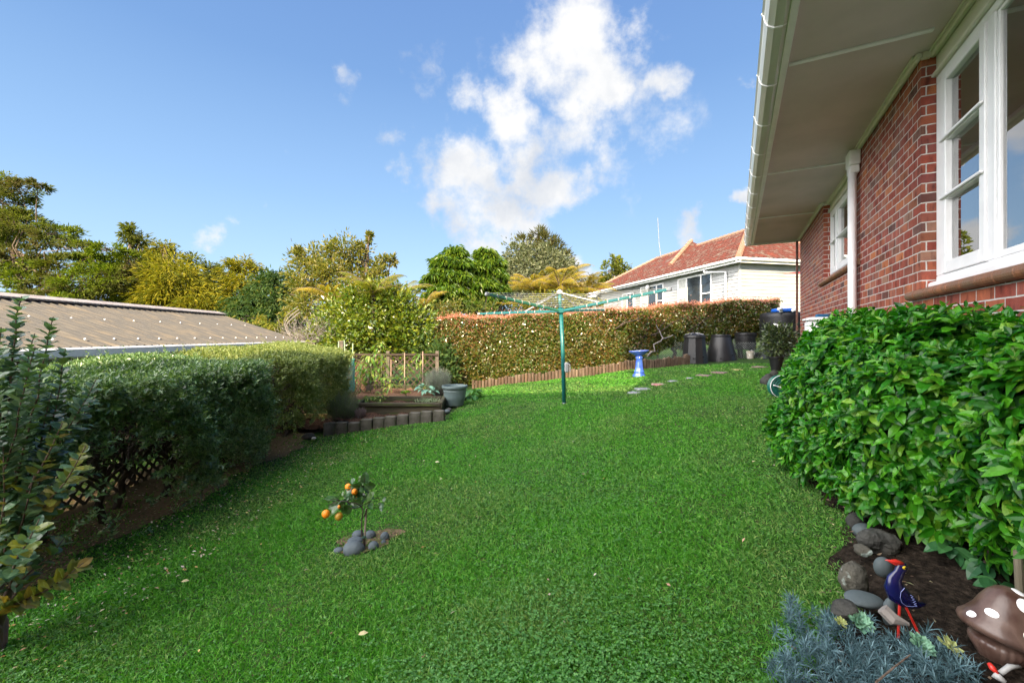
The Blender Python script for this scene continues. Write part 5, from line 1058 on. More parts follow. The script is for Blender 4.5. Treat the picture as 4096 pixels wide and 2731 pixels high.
# ================================================================== FOREGROUND BED ORNAMENTS
def Z2(zx, zy, Y): return np.array(P(750+zx*.1325, 475+zy*.1325, Y))
m_navy = mat('navy_gloss_paint', (.003, .004, .045), .25, (.006, .008, .07), 4, spec=.5, coat=.2); m_redp = mat('red_gloss_paint', (.55, .03, .02), .3); m_yel = mat('yellow_paint', (.7, .5, .02), .4); m_blk = mat('black_paint', (.005, .005, .005), .3)
BY = 1.52
bd = thing('bird_ornament', 'navy blue painted bird ornament with red beak and thin red legs in the flower bed', 'ornament', tuple(Z2(1190, 1200, BY)))
mb = MB(); sp = [(1150, 655), (1145, 685), (1125, 730), (1090, 775), (1085, 830), (1110, 885), (1160, 925), (1225, 960), (1275, 978), (1325, 968)]; rd = [26, 40, 38, 52, 68, 74, 66, 44, 22, 8]; kz = .1325/F*BY
mb.tube([Z2(a, b, BY) for a, b in sp], [r*kz for r in rd], 18, fx=.62, ref=(1, 0, 0)); mb.build('body', m_navy, bd, smooth=True)
mb = MB(); mb.tube([Z2(1150, 668, BY), Z2(1100, 648, BY), Z2(1020, 636, BY)], [20*kz, 17*kz, 2*kz], 10); mb.build('beak', m_redp, bd, smooth=True)
mb = MB(); mb.tube([Z2(1145, 682, BY), Z2(1095, 668, BY), Z2(1045, 648, BY)], [10*kz, 8*kz, 1*kz], 8); mb.build('lower_beak', m_redp, bd, smooth=True)
ey_ = Z2(1143, 680, BY)+np.array([0, -26*kz, 0]); mb = MB(); mb.blob(ey_, (15*kz, 6*kz, 13*kz), 1, 0, 8); eo = mb.build('eye', m_yel, bd, smooth=True); mb = MB(); mb.blob(ey_+np.array([4*kz, -5*kz, 0]), (6*kz, 3*kz, 6*kz), 1, 0, 6); mb.build('pupil', m_blk, eo, smooth=True)
for a, b in (((1130, 950), (1118, 1235)), ((1165, 965), (1272, 1190))): mb = MB(); mb.tube([Z2(*a, BY), Z2(*b, BY-.02)], .0042, 8); mb.build('leg', m_redp, bd)
mb = MB(); W1 = [(1125, 820), (1095, 850), (1088, 890), (1105, 930), (1140, 955), (1185, 960), (1220, 955)]; mb.tube([Z2(a, b, BY)+np.array([0, -52*kz+abs(b-880)*.11*kz, 0]) for a, b in W1], .0008, 5)
zg_ = [(1165, 870), (1185, 882), (1172, 890), (1198, 900), (1182, 908), (1208, 920), (1192, 928), (1216, 938), (1200, 945), (1220, 955)]; mb.tube([Z2(a, b, BY)+np.array([0, -50*kz+abs(b-880)*.13*kz, 0]) for a, b in zg_], .0008, 5); mb.build('wing_marking', mat('pale_blue_line', (.25, .3, .6), .4), bd)
m_toad = mat('brown_glazed_ceramic', (.045, .02, .014), .35, (.11, .07, .055), 14, .15, 18, col3=(.035, .018, .014), stretch=(1, 1, .4), spec=.4, coat=.12)
TY = 1.38; tc_ = Z2(1900, 1160, TY); kt_ = .1325/F*TY
td = thing('toadstool_ornament', 'brown glazed toadstool ornament with white spots at the right edge of the bed', 'ornament', (tc_[0], tc_[1], tc_[2]-.1))
tilt = np.array([[.97, 0, -.24], [0, 1, .0], [.24, 0, .97]])
capP = [(0, 345), (60, 340), (120, 318), (175, 270), (215, 205), (250, 130), (300, 60), (345, 20), (352, -10), (330, -40), (250, -55), (150, -50), (90, -60)]
mb = MB(); mb.lathe([(r*kt_*.7, z*kt_*.93) for r, z in capP[::-1]], tc_, 48, ax=tilt); mb.build('cap', m_toad, td, smooth=True)
def cap_pt(az, t):
    rr = np.interp(t, range(len(capP)), [q[0] for q in capP])*kt_*.7; zz = np.interp(t, range(len(capP)), [q[1] for q in capP])*kt_*.93
    return tc_+np.array([rr*math.cos(az), rr*math.sin(az), zz])@tilt
for az, t, r in ((-1.75, 3.0, 60), (-1.72, 5.8, 58), (-.95, 5.6, 55), (-2.85, 5.0, 50), (-.7, 2.8, 50), (-3.3, 6.2, 45), (-1.2, .9, 48)):
    c = cap_pt(az, t); e1 = unit(cap_pt(az+.05, t)-cap_pt(az-.05, t)); e2 = unit(cap_pt(az, t-.3)-cap_pt(az, t+.3)); nn = unit(np.cross(e1, e2)); nn = nn if np.dot(nn, c-tc_) > 0 else -nn
    mb = MB(); mb.blob(c-nn*.003, (r*kt_*.85, r*kt_*.85, .005), 1, 0, 10, ax=[e1, e2, nn]); mb.build('spot', m_white, td, smooth=True)
mb = MB(); prf = [(110, -60), (250, -75), (272, -95), (262, -130), (210, -185), (160, -240), (120, -330), (110, -430)]; a = np.arange(72)*2*math.pi/72; V = []
for r, z in prf: rr = .64*r*kt_*(1+.022*np.sign(np.sin(a*24))*(r > 150)); V.append(np.stack([np.cos(a)*rr, np.sin(a)*rr, np.full(72, z*kt_)], 1))
V = np.concatenate(V)@np.array([[.99, 0, -.1], [0, 1, 0], [.1, 0, .99]])+tc_; mb.add(V, [(i*72+j, i*72+(j+1) % 72, (i+1)*72+(j+1) % 72, (i+1)*72+j) for i in range(len(prf)-1) for j in range(72)]); mb.build('gills', m_toad, td, smooth=True)
# rocks
m_rock = mat('dark_basalt', (.022, .022, .02), .9, (.05, .05, .045), 6, .9, 24, col3=(.05, .045, .035), spec=.2)
m_lich = mat('lichened_rock', (.05, .048, .04), .9, (.08, .075, .06), 9, .8, 30, col3=(.42, .5, .46), spec=.2)
nt_ = m_lich.node_tree; r_ = [q for q in nt_.nodes if q.type == 'VALTORGB'][0].color_ramp; r_.elements[0].position = .3; r_.elements[1].position = .52; r_.elements[2].position = .58
m_smooth = mat('smooth_river_stone', (.075, .095, .10), .7, (.05, .062, .065), 3, .1, 60, spec=.3)
RK = [(775, 790, 120, 150, 1.74, .2, m_lich, 'upright dark rock crusted with pale lichen beside the lawn'), (960, 495, 150, 110, 2.02, .2, m_rock, 'broad dark rock behind the lichened one under the big bush'), (855, 415, 75, 55, 2.2, .05, m_smooth, 'round smooth grey stone on the broad dark rock'), (800, 360, 85, 85, 2.3, .22, m_rock, 'dark rock at the edge of the big bush, behind the round smooth stone'), (690, 260, 60, 50, 2.6, .2, m_rock, 'brown rock farthest along the bed edge near the lawn'), (1000, 690, 62, 75, 1.84, .04, m_smooth, 'upright egg shaped grey stone right behind the bird ornament'), (860, 935, 130, 42, 1.62, .05, m_smooth, 'long smooth grey stone lying left of the bird ornament'), (720, 1010, 110, 60, 1.55, .2, m_rock, 'low dark rock in front of the long smooth stone'), (1050, 1030, 50, 110, 1.58, .1, m_smooth, 'slanting grey wedge of stone behind the bird ornament legs'), (850, 560, 70, 40, 1.95, .2, m_lich, 'small lichened rock between the lichened rock and the broad dark rock'), (770, 275, 40, 50, 2.5, .2, m_rock, 'narrow dark rock just behind the brown one')]
for i, (zx, zy, rx, rz, Y, am, m_, lb) in enumerate(RK):
    k = .1325/F*Y; mb = MB(); mb.blob(Z2(zx, zy, Y), (rx*k, rx*k*.8, rz*k), 40+i, am*.8, 16, flat=am*2 if am > .1 else 0); tag(mb.build('rock', m_, smooth=am < .1), lb, 'rock', 'rocks edging the flower bed')
for px, py, r, lb in ((770, 380, .14, 'dark rock beside the green garden hose'), (774, 373, .1, 'small dark rock behind the garden hose near the pot')):
    q = G(px, py+4); mb = MB(); mb.blob(q+np.array([0, 0, r*.5]), (r, r*.8, r*.9), int(px), .2, 12, flat=.4); tag(mb.build('rock', m_rock), lb, 'rock', 'rocks edging the flower bed')
mb = MB(); mb.tube([Z2(1000, 1000, 1.5), Z2(1080, 1080, 1.48), Z2(1200, 1120, 1.46)], [.02, .022, .006], 7); tag(mb.build('driftwood', m_bark_g), 'pale weathered piece of driftwood under the bird ornament', 'driftwood')
mb = MB(); mb.tube([Z2(2045, 1010, 1.5), Z2(2022, 570, 1.5)], [.012, .012], 10); tag(mb.build('garden_stake', mat('old_cane', (.14, .12, .08), .8)), 'brown wooden stake standing behind the toadstool ornament', 'stake')
gn = thing('broken_ornament', 'small broken red and white ornament lying below the toadstool', 'ornament', tuple(Z2(1850, 1500, 1.25)))
mb = MB(); mb.tube([Z2(1805, 1415, 1.27), Z2(1830, 1450, 1.26), Z2(1890, 1520, 1.25)], [.006, .008, .003], 8); mb.build('red_part', m_redp, gn, smooth=True)
mb = MB(); mb.tube([Z2(1840, 1490, 1.26), Z2(1930, 1560, 1.24)], [.012, .006], 8); mb.build('pale_part', m_clip, gn, smooth=True); mb = MB(); mb.tube([Z2(1890, 1490, 1.3), Z2(1960, 1440, 1.3), Z2(2040, 1440, 1.3)], [.007, .008, .004], 8); mb.build('pale_part', m_clip, gn, smooth=True)
# succulents
l_suc = leafmat('succulent_leaf', [(.16, .32, .22), (.22, .4, .28), (.12, .27, .2)], .5, .15, .3); l_suc2 = leafmat('yellow_succulent_leaf', [(.3, .36, .13), (.4, .42, .18)], .5, .2, .3)
def succulent(label, zx, zy, Y, r, m, n=34, ax=(.1, -.55, .8)):
    c = Z2(zx, zy, Y); o = unit(np.array(ax)); sd = unit(np.cross(o, (0, 0, 1.))); up = np.cross(sd, o); j = np.arange(n); a = j*2.399; t = (j/n)**.6
    rd = sd*np.cos(a)[:, None]+up*np.sin(a)[:, None]; axs = unit(rd+o*(1.5-1.5*t)[:, None]); L = r*(.35+.65*t)
    V, l, q = leaves(np.repeat((c-o*.3*r)[None], n, 0), axs, unit(o-rd*.3*t[:, None]), L, L*.5, (np.array([(0, 0, 0), (-.3, .4, .06), (-.5, .75, .1), (0, 1, .12), (.5, .75, .1), (.3, .4, .06), (0, .4, -.1), (0, .75, -.05)]), T_OV[1]))
    tag(mk('succulent', V, l, q, m), label, 'succulent', 'succulents in the flower bed')
succulent('pale green rosette succulent left of the bird ornament legs', 845, 1090, 1.5, .048, l_suc); succulent('pale green rosette succulent right of the bird ornament legs', 1310, 1270, 1.38, .043, l_suc)
succulent('small green succulent tucked left of the larger left rosette', 690, 1100, 1.5, .025, l_suc2, 18); succulent('loose yellow green succulent beside the toadstool stem', 1530, 1280, 1.36, .045, l_suc2, 12, (.3, -.3, .6))
# silver blue spiky ground cover
l_spk = leafmat('silver_blue_leaf', [(.02, .05, .06), (.06, .12, .14), (.14, .24, .27), (.03, .07, .08)], .5, .1, .3); l_spk2 = None
pts = []; 
while len(pts) < 240:
    zx = R.uniform(160, 1720); zy = R.uniform(960, 1640)
    top = np.interp(zx, [160, 330, 560, 700, 1000, 1200, 1500, 1720], [1000, 960, 1040, 1120, 1180, 1240, 1290, 1450]); lft = 275+60*math.sin(zy*.02)
    if zy < top or zx < lft-60: continue
    pts.append((zx, zy))
parts = []
for zx, zy in pts:
    q = G(750+zx*.1325, 475+zy*.1325+14); h = R.uniform(.03, .1); c = q+np.array([0, 0, h]); n = 26; o = unit(np.array([R.normal()*.35, R.normal()*.35-.15, 1.])); j = np.arange(n); a = j*2.399; sd = unit(np.cross(o, (1, 0, 0.))); up = np.cross(sd, o); rd = sd*np.cos(a)[:, None]+up*np.sin(a)[:, None]; t = j/n
    parts.append(leaves(c-o*(t*.045)[:, None], unit(rd+o*(1.5-1.2*t)[:, None]+rv(n)*.12), unit(o-rd*.3), R.uniform(.026, .05, n), .0026, T_BL, .15))
v, l, c = merge(parts); tag(mk('ground_cover', v, l, c, l_spk), 'silver blue spiky ground cover spilling over the front of the flower bed', 'ground cover', kind='stuff')
mb = MB(); mb.tube([Z2(950, 1560, 1.2), Z2(1080, 1450, 1.25), Z2(1210, 1350, 1.3)], [.003, .0025, .002], 5); tag(mb.build('fallen_twig', m_bark), 'dry brown twig lying across the silver blue ground cover', 'twig')
# ================================================================== VEGETABLE GARDEN
def V3(zx, zy, Y): return np.array(P(287.5+zx*.0904, 312.5+zy*.0904, Y))
m_sleeper = mat('mossy_sleeper', (.1, .085, .055), .9, (.055, .05, .035), 5, .6, 30, stretch=(.4, 3, 3), col3=(.09, .12, .03), spec=.15)
m_conc = mat('mossy_concrete', (.13, .12, .10), .9, (.075, .07, .055), 6, .6, 40, col3=(.07, .1, .03), spec=.15)
# edging blocks, each its own
bxs = np.linspace(-3.12, -1.12, 11)
for i, x in enumerate(bxs[:-1]):
    y = 7.22+.02*math.sin(i*2.1)-(.06 if i < 2 else 0); z = g(x, y); t = i/9.
    lb = ['leftmost concrete edging block of the row, turned at the corner by the hedge', 'second concrete edging block from the left end of the row', 'third concrete edging block from the left, in front of the rosemary', 'fourth concrete edging block from the left, in front of the rosemary', 'fifth concrete edging block from the left, topped with moss', 'sixth concrete edging block from the left of the row', 'seventh concrete edging block from the left, topped with bright moss', 'third concrete edging block from the right end of the row', 'second concrete edging block from the right end of the row', 'rightmost concrete edging block, next to the round grey stone'][i]
    mb = MB(); mb.box((x+.1, y, z+.06), (.187, .1, .26+.015*R.normal()), ax=rotz(R.normal()*.04+(.5 if i == 0 else 0)), bev=.012); tag(mb.build('edging_block', m_conc), lb, 'block', 'concrete blocks edging the vegetable garden')
for zx, zy, Y, r, lb, m_ in ((1760, 1092, 7.35, .06, 'round grey stone at the right end of the edging blocks', m_smooth), (1788, 1070, 7.6, .05, 'brown stone behind the round grey one near the big pot', m_rock), (232, 1372, 6.95, .1, 'low flat stone at the left end of the edging blocks', m_rock), (292, 1386, 6.85, .035, 'small white stone beside the low flat one', mat('white_stone', (.6, .58, .55), .7))):
    mb = MB(); mb.blob(V3(zx, zy, Y), (r, r, r*.7), int(zx), .08, 12); tag(mb.build('stone', m_, smooth=True), lb, 'stone', 'stones by the edging blocks')
def soil(name, x0, x1, y0, y1, z, m):
    nx_, ny_ = 40, 14; X_, Y_ = np.meshgrid(np.linspace(x0, x1, nx_), np.linspace(y0, y1, ny_)); Z_ = z+.018*np.sin(X_*9+Y_*4)+.014*np.sin(X_*23)*np.sin(Y_*19)+R.normal(size=X_.shape)*.008
    i_ = (np.arange(ny_-1)[:, None]*nx_+np.arange(nx_-1)).ravel(); tag(mk(name, np.stack([X_.ravel(), Y_.ravel(), Z_.ravel()], 1), np.stack([i_, i_+1, i_+nx_+1, i_+nx_], 1).ravel(), np.full(len(i_), 4), m, smooth=True), kind='structure')
soil('garden_soil', -3.0, -1.18, 7.27, 7.88, g(-2, 7.5)+.10, m_mulch); soil('garden_soil', -2.8, -1.36, 7.92, 8.58, .10, m_mulch); soil('garden_soil', -3.3, -1.5, 8.63, 10.35, .135, mat('reddish_soil', (.14, .075, .045), .95, (.2, .11, .07), 20, .8, 50, spec=.1)); soil('garden_soil', -4.2, -2.82, 7.3, 8.6, -.16, m_mulch)
rb = thing('raised_bed', 'stepped raised garden bed of mossy timber sleepers behind the concrete blocks', 'raised bed', (-2.1, 8.6, -.1))
for a, b, w, h in (((-2.85, 7.9, .145), (-1.30, 7.9, .145), .09, .06), ((-2.83, 7.915, .03), (-1.31, 7.915, .03), .05, .2), ((-1.30, 7.87, .14), (-1.42, 9.4, .14), .07, .1), ((-1.305, 7.9, .02), (-1.43, 9.4, .02), .05, .2), ((-2.9, 8.6, .15), (-1.40, 8.6, .15), .05, .10), ((-3.3, 10.36, .17), (-1.45, 10.36, .17), .06, .12), ((-1.42, 9.4, .14), (-1.5, 10.4, .14), .06, .16), ((-2.84, 7.93, .05), (-2.95, 8.6, .05), .05, .2)):
    mb = MB(); mb.bar(a, b, w, h, bev=.008); mb.build('sleeper', m_sleeper, rb)
lsl = thing('garden_step', 'sunlit yellowish timber sleepers left of the rosemary bush', 'step', (-3.7, 8.2, -.2)); 
for z_, y_ in ((-.02, 8.35), (-.12, 8.2), (.08, 8.5)): mb = MB(); mb.bar((-4.1, y_, z_), (-3.05, y_, z_), .08, .09, bev=.01); mb.build('sleeper', mat('yellowish_timber', (.26, .2, .08), .85, (.17, .13, .06), 6, .4), lsl)
# big pot with silvery shrub behind it
pt = np.array(P(454.8, 404.8, 8.66)); ppo = thing('planter_pot', 'large blue grey pot with a wide rim at the corner of the raised bed', 'pot', tuple(pt))
m_potb = mat('blue_grey_pot', (.10, .145, .15), .5, (.13, .17, .16), 4, .1, 50, stretch=(1, 1, 3))
mb = MB(); mb.lathe([(.155, 0), (.165, .01), (.20, .13), (.206, .135), (.206, .15), (.212, .155), (.224, .28), (.23, .285), (.23, .30), (.225, .31), (.232, .345), (.255, .35), (.26, .375), (.255, .40), (.235, .40), (.225, .35), (0, .34)], pt, 40); mb.build('pot', m_potb, ppo, smooth=False)
l_ros = leafmat('rosemary_leaf', [(.09, .14, .07), (.15, .2, .11), (.22, .27, .15), (.1, .13, .06)], .6, .15, .2); l_lav = leafmat('lavender_leaf', [(.16, .19, .15), (.26, .29, .23), (.35, .38, .3), (.12, .14, .11)], .7, .15, .15)
def needle_bush(name, label, cat, c, rx, rz, lm, n=420, Ln=.022, group=None, w=.0042):
    c = np.array(c, float); root = thing(name, label, cat, tuple(c), group); mb = MB(); parts = []
    for i in range(n):
        a = R.uniform(0, 6.28); q = math.sqrt(R.random()); e = c+np.array([math.cos(a)*rx*q, math.sin(a)*rx*q*.9, rz*(.55+.45*math.sqrt(max(0, 1-q*q*.9)))*R.uniform(.7, 1.06)]); b = c+np.array([math.cos(a)*rx*.35*q, math.sin(a)*rx*.3*q, 0])
        if R.random() < .3: e[2] = c[2]+rz*R.uniform(.2, .8)
        m = 26; t = np.linspace(.4, 1, m); p = b+(e-b)*t[:, None]; p[:, :2] += (e-b)[:2]*.12*np.sin(t*3)[:, None]; d = unit(e-b+np.array([0, 0, .1])); an = np.arange(m)*2.4; sd = unit(np.cross(d, (.2, 1, 0))); up = np.cross(sd, d)
        parts.append(leaves(p, unit(d*.9+sd*np.cos(an)[:, None]+up*np.sin(an)[:, None]), rv(m), Ln, w, T_RH))
        if i % 6 == 0: mb.tube([b, (b+e)/2, e], [.006, .004, .002], 4, cap=False)
    mkleaf('foliage', parts, lm, root); mb.build('stems', m_bark_g, root)
needle_bush('rosemary_bush', 'rounded green rosemary bush growing over the left edging blocks', 'shrub', (-2.98, 7.55, -.12), .30, .56, l_ros, 620, .026)
needle_bush('dead_shrub', 'small brown grey dried shrub at the right foot of the rosemary', 'shrub', (-2.63, 7.5, -.05), .1, .22, leafmat('mauve_dry_leaf', [(.16, .12, .12), (.22, .17, .16)], .8, .1), 90)
needle_bush('lavender_bush', 'silvery lavender bush with pale top standing behind the large pot', 'shrub', (-1.58, 9.25, .12), .30, .6, l_lav, 640, .026)
# leafy vegetables
l_pep = leafmat('pepper_leaf', [(.06, .15, .02), (.1, .22, .03), (.17, .28, .04), (.25, .29, .06)], .4, .4, .45); l_broad = leafmat('broad_leaf', [(.04, .14, .03), (.07, .2, .045), (.1, .25, .06)], .4, .3, .45)
def leafy(name, label, cat, c, h, r, n, L, lm, group=None, Wf=.42, droop=.3, up=.1):
    c = np.array(c, float); root = thing(name, label, cat, tuple(c), group); mb = MB()
    m1 = c+np.array([R.normal()*.02, 0, h]); mb.tube([c, (c+m1)/2+np.array([R.normal()*.02, 0, 0]), m1], [.01, .008, .004], 6, cap=False)
    t = R.uniform(.15, 1, n) if h > .12 else R.uniform(.5, 1, n); a = np.arange(n)*2.399; rr = r*R.uniform(.25, 1, n)*(1.15-.5*t); b = c+(m1-c)*t[:, None]; e = b+np.stack([np.cos(a)*rr, np.sin(a)*rr, rr*.35], 1)
    for i in range(0, n, 2): mb.tube([b[i], e[i]], [.004, .002], 4, cap=False)
    ax = unit(np.stack([np.cos(a), np.sin(a), np.full(n, up)+R.normal(size=n)*.35], 1)); V, l, q = leaves(e, ax, unit(np.array([0, 0, 1.])+rv(n)*.35), L*R.uniform(.6, 1.2, n), L*Wf, T_OV, droop)
    mk('leaves', V, l, q, lm, root); mb.build('stem', mat_stem, root); return root
mat_stem = mat('green_stem', (.1, .16, .04), .7, (.15, .13, .06))
PG = 'leafy pepper plants'
def pz(px, Y, z): x = (px-CX)/F*Y; return (x, Y, z)
leafy('pepper_plant', 'bushy pepper plant right beside the green netting', 'plant', pz(360, 9.5, .14), .72, .22, 60, .12, l_pep, PG, droop=.6, up=-.2)
leafy('pepper_plant', 'pepper plant with hanging yellowish leaves, second from the green netting', 'plant', pz(370.5, 9.6, .14), .82, .2, 64, .12, l_pep, PG, droop=.7, up=-.3)
leafy('pepper_plant', 'tallest pepper plant, reaching above the trellis rail', 'plant', pz(381, 9.7, .14), 1.1, .2, 76, .12, l_pep, PG, droop=.5, up=-.1)
leafy('pepper_plant', 'short bushy pepper plant beside the shortest garden cane', 'plant', pz(391.5, 9.5, .14), .33, .2, 40, .12, l_pep, PG, droop=.5)
leafy('pepper_plant', 'pepper plant with one purple flower in front of the trellis', 'plant', pz(405.5, 9.7, .14), .6, .2, 46, .1, l_pep, PG, droop=.5)
leafy('pepper_plant', 'slender pepper plant tied to the cane nearest the lavender', 'plant', pz(422.5, 9.6, .14), .85, .15, 44, .11, l_pep, PG, droop=.7, up=-.2)
leafy('cabbage_plant', 'pale blue green brassica between the last cane and the lavender', 'plant', (-1.78, 9.1, .14), .2, .2, 30, .15, l_suc, Wf=.6)
leafy('lettuce', 'bright green lettuce in the reddish soil in front of the trellis', 'plant', pz(406, 9.0, .15), .06, .06, 22, .12, l_pep, Wf=.6, up=.7)
leafy('broadleaf_plant', 'broad leaved green plant behind the large pot at the left end of the log edging', 'plant', (-.95, 9.55, g(-.95, 9.55)), .2, .12, 24, .33, l_broad, Wf=.38, up=.35, droop=.5)
leafy('seedling', 'small yellow green seedling cluster at the front left of the raised bed', 'plant', pz(369, 8.3, .12), .1, .12, 34, .07, l_pep, 'seedlings in the raised bed'); leafy('seedling', 'taller green seedling cluster in the middle of the raised bed', 'plant', pz(381, 8.3, .12), .2, .12, 34, .08, l_pep, 'seedlings in the raised bed')
n = 130; a = R.uniform(0, 6.28, n); p = np.array([-1.62, 8.35, .13])+R.normal(size=(n, 3))*np.array([.09, .07, .0]); v, l, c = leaves(p, unit(np.stack([np.cos(a), np.sin(a), R.uniform(.4, 1.6, n)], 1)), unit(rv(n)*.3+np.array([0, 0, 1.])), R.uniform(.15, .28, n), .012, T_BL, .6)
tag(mk('strappy_clump', v, l, c, l_ros), 'arching grassy clump in the right corner of the raised bed', 'plant')
m_cane = mat('pinkish_cane', (.4, .27, .22), .7, (.3, .2, .15), 20); m_gcane = mat('green_cane', (.3, .4, .28), .6)
for zx, t0, b0_, Y, m_, lb in ((980, 460, 860, 9.65, m_cane, 'pinkish garden cane beside the tallest pepper plant'), (1145, 515, 700, 9.75, m_cane, 'shortest pinkish garden cane in front of the trellis'), (1295, 438, 830, 9.6, m_cane, 'pinkish garden cane in the middle of the trellis'), (1497, 424, 780, 9.5, m_cane, 'pinkish garden cane nearest the lavender bush'), (566, 315, 600, 9.2, m_gcane, 'pale green cane at the left of the netting, close to the thick post'), (640, 300, 870, 8.7, m_gcane, 'pale green leaning cane through the middle of the netting'), (722, 334, 870, 8.9, m_gcane, 'pale green cane at the right edge of the netting')):
    mb = MB(); off = -12 if zx == 640 else 0; mb.tube([V3(zx+(14 if zx == 640 else 0), b0_, Y), V3(zx+off, t0, Y)], .011, 7); tag(mb.build('garden_cane', m_), lb, 'cane', 'canes in the vegetable garden')
net = thing('garden_netting', 'upright roll of turquoise plastic garden netting between pale green canes', 'netting', tuple(V3(655, 870, 8.8)))
mb = MB(); c0 = V3(657, 865, 8.8); R0 = .15; zt_ = V3(657, 505, 8.8)[2]
for zz in np.arange(c0[2], zt_, .032): a = np.linspace(0, 2*math.pi, 26); mb.tube(np.stack([c0[0]+R0*np.cos(a)*(1+.05*math.sin(zz*20)), c0[1]+R0*.8*np.sin(a), zz+.012*np.sin(a*2)+0*a], 1), .0032, 4, cap=False)
for q in np.arange(0, 6.28, .17): zz = np.linspace(c0[2], zt_, 10); mb.tube(np.stack([c0[0]+R0*math.cos(q)*(1+.05*np.sin(zz*20)), c0[1]+R0*.8*math.sin(q)+0*zz, zz], 1), .0032, 4, cap=False)
mb.build('mesh', mat('turquoise_plastic', (.1, .42, .34), .5), net)
# ================================================================== LAWN GRASS
l_grass = leafmat('lawn_blade', [(.02, .10, .008), (.055, .22, .014), (.11, .34, .03), (.03, .15, .01), (.19, .38, .06)], .5, .35, .3, patch=[(.025, .10, .015), (.075, .2, .03), (.15, .3, .06), (.04, .14, .02), (.3, .37, .12)], pscale=.9, tcol=(.8, 1, .3))
l_clover = leafmat('clover_leaf', [(.035, .13, .025), (.06, .19, .035), (.11, .26, .06)], .45, .25, .4)
def on_lawn(X, Y):
    u = X*UD[0]+Y*UD[1]; v = X*UN[0]+Y*UN[1]
    ok = (v < bed_edge(np.clip(u, -1.5, 9.5))+.04+.05*np.sin(u*7)+.03*np.sin(u*19)) | (u > 9.3)
    ok &= (v < 1.40) | (u > 13.2)
    ok &= ~((Y > 7.16) & (X < -1.08)); ok &= (X > -4.0)
    ok &= Y < np.interp(X, ex, ey)+.0
    ok &= ~((X < -1.0) & (Y > 9.3))
    return ok
def lawn_pts(n, dmin, dmax, pw):
    out = []; tot_ = 0
    while tot_ < n:
        k = n*2; th = R.uniform(-.92, .92, k); r = dmin*(dmax/dmin)**(R.random(k)**pw); X = np.sin(th)*r; Y = np.cos(th)*r; ok = on_lawn(X, Y) & (np.abs(X) < 1.3*Y+.3)
        ok &= ~((np.hypot(X+.95, (Y-2.86)*1.1) < .24+.05*np.sin(X*20)) & (R.random(k) < .62))
        bare = sstep(-2.4, -3.4, X+.12*np.sin(Y*4)+.25*(2-np.clip(Y, 1, 3))*0)*(.75+.25*np.sin(X*5+Y*3)); ok &= R.random(k) > bare*.97
        out.append(np.stack([X[ok], Y[ok]], 1)); tot_ += ok.sum()
    return np.concatenate(out)[:n]
def grass(n, dmin, dmax, pw, hl, m, T=T_BL, name='grass'):
    q = lawn_pts(n, dmin, dmax, pw); X, Y = q.T; d = np.hypot(X, Y); p = np.stack([X, Y, gz(X, Y)-.003], 1)
    tuft = .6+.55*np.sin(X*3.1+1.3*np.sin(Y*2.3))*np.sin(Y*2.7+X)+.4*np.sin(X*11+np.sin(Y*5))*np.sin(Y*9+np.sin(X*4))
    L = hl*R.uniform(.5, 1.3, n)*(.75+.5*tuft); w = np.clip(.0016*d, .0022, .02)*R.uniform(.7, 1.3, n)
    ax = unit(np.stack([R.normal(size=n)*.75, R.normal(size=n)*.75, np.ones(n)], 1)); return leaves(p, ax, rv(n), L, w, T, .35)
v, l, c = merge([grass(430000, 1.1, 13.5, .95, .040, None)]); tag(mk('grass', v, l, c, l_grass), 'short green lawn grass covering the sloping garden', 'grass', kind='stuff')
q = lawn_pts(60000, 1.1, 8, 1.2); X, Y = q.T; keep = (np.sin(X*2.2+1)+np.sin(Y*1.9+X*.8)+R.normal(size=len(X))*.8+.35*X) > .5; q = q[keep]; n = len(q); p = np.stack([q[:, 0], q[:, 1], gz(q[:, 0], q[:, 1])+R.uniform(.012, .032, n)], 1); parts = []
a0 = R.uniform(0, 6.28, n)
for k in range(3):
    a = a0+k*2.094; parts.append(leaves(p, unit(np.stack([np.cos(a), np.sin(a), R.normal(size=n)*.25], 1)), unit(np.array([0, 0, 1.])+R.normal(size=(n, 3))*.3), .0085*R.uniform(.6, 1.4, n), .0085, T_RH))
v, l, c = merge(parts); tag(mk('clover', v, l, c, l_clover), 'clover and small weeds growing through the lawn', 'clover', kind='stuff')
# worn soil under the left hedge and round the citrus
V = []; ysr = np.arange(.6, 9.2, .1)
for y in ysr:
    xe = -3.1-.03*(y-3)+.1*math.sin(y*3.3)+.05*math.sin(y*11)
    for j in range(9): x = -4.5+(xe+4.5)*j/8; V.append((x, y, g(x, y)+.005))
mb = MB(); mb.add(V, [(i*9+j, i*9+j+1, i*9+j+10, i*9+j+9) for i in range(len(ysr)-1) for j in range(8)]); tag(mb.build('hedge_soil', m_soil2 := mat('brown_leafy_soil', (.07, .05, .028), .95, (.14, .1, .06), 26, .8, 60, col3=(.04, .06, .015), spec=.1), smooth=True), kind='structure')
V = [(-.95, 2.86, g(-.95, 2.86)+.006)]+[(-.95+(.2+.05*math.sin(a_*5))*math.cos(a_), 2.86+(.17+.03*math.sin(a_*3))*math.sin(a_), 0) for a_ in np.arange(0, 6.28, .26)]; V = [(x, y, g(x, y)+.006) for x, y, z in V]; k = len(V)-1
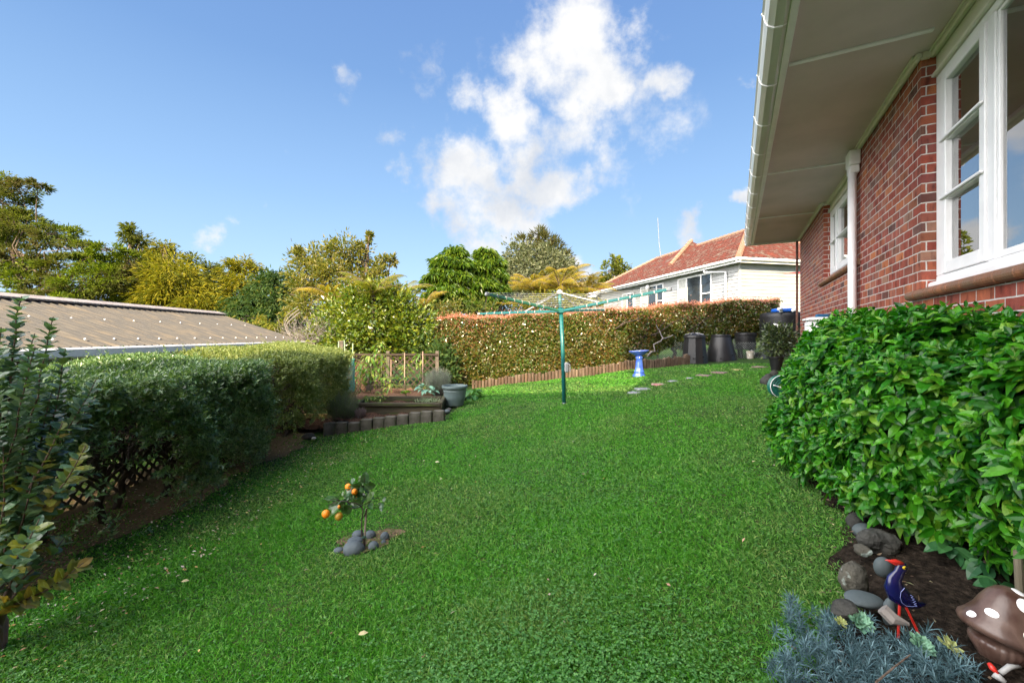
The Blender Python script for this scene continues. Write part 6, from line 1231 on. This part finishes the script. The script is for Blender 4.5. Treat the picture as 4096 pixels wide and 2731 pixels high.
mb = MB(); mb.add(V, [(0, 1+i, 1+(i+1) % k) for i in range(k)]); tag(mb.build('citrus_soil', m_soil2), kind='structure')
# fallen leaves and petals
l_fall = leafmat('fallen_leaf', [(.45, .36, .28), (.3, .12, .06), (.5, .42, .15), (.55, .5, .45), (.22, .12, .08)], .7, .15, .2)
n = 2400; X = np.concatenate([R.uniform(-4., -2.0, 2100), R.uniform(-3, 4, 300)]); Y = np.concatenate([R.uniform(1.4, 8, 2100), R.uniform(1.5, 9, 300)]); p = np.stack([X, Y, gz(X, Y)+.022], 1); v, l, c = leaves(p, unit(rv(n)*np.array([1, 1, .3])), unit(np.array([0, 0, 1.])+rv(n)*.4), R.uniform(.012, .034, n), R.uniform(.007, .015, n), T_RH)
tag(mk('leaf_litter', v, l, c, l_fall), 'scattered fallen leaves and petals, thickest beside the left hedge', 'fallen leaves', kind='stuff')
for px, py, r, lb in ((435, 465, .035, 'small white leaf lying in the middle of the lawn, upper left'), (358, 642, .03, 'brown fallen leaf at the bottom centre left of the lawn'), (181, 587, .03, 'orange brown fallen leaf on the left part of the lawn')):
    q = G(px, py); v, l, c = leaves(np.array([q])+np.array([0, 0, .035]), np.array([[.9, .3, .1]]), np.array([[0, -.3, 1.]]), np.array([r*1.4]), r*.8, T_OV); tag(mk('fallen_leaf', v, l, c, m_dry if px == 435 else l_fall), lb, 'leaf', 'single fallen leaves on the lawn')
# weeds and mulch crumbs in the bed at the right
u_ = R.uniform(-1, 6, 2600); v_ = bed_edge(u_)+R.uniform(-.05, .95, 2600); X = u_*UD[0]+v_*UN[0]; Y = u_*UD[1]+v_*UN[1]; k = Y > 1.0; X = X[k]; Y = Y[k]; n = len(X)
v, l, c = leaves(np.stack([X, Y, gz(X, Y)+.03], 1), unit(rv(n)*np.array([1, 1, .4])), rv(n), R.uniform(.008, .03, n), R.uniform(.004, .012, n), T_RH); tag(mk('bed_litter', v, l, c, leafmat('mulch_crumb', [(.05, .03, .02), (.12, .08, .05), (.25, .19, .13), (.05, .1, .03)], .9, .05)), 'crumbs of bark and dead leaves on the dark bed soil', 'mulch', kind='stuff')
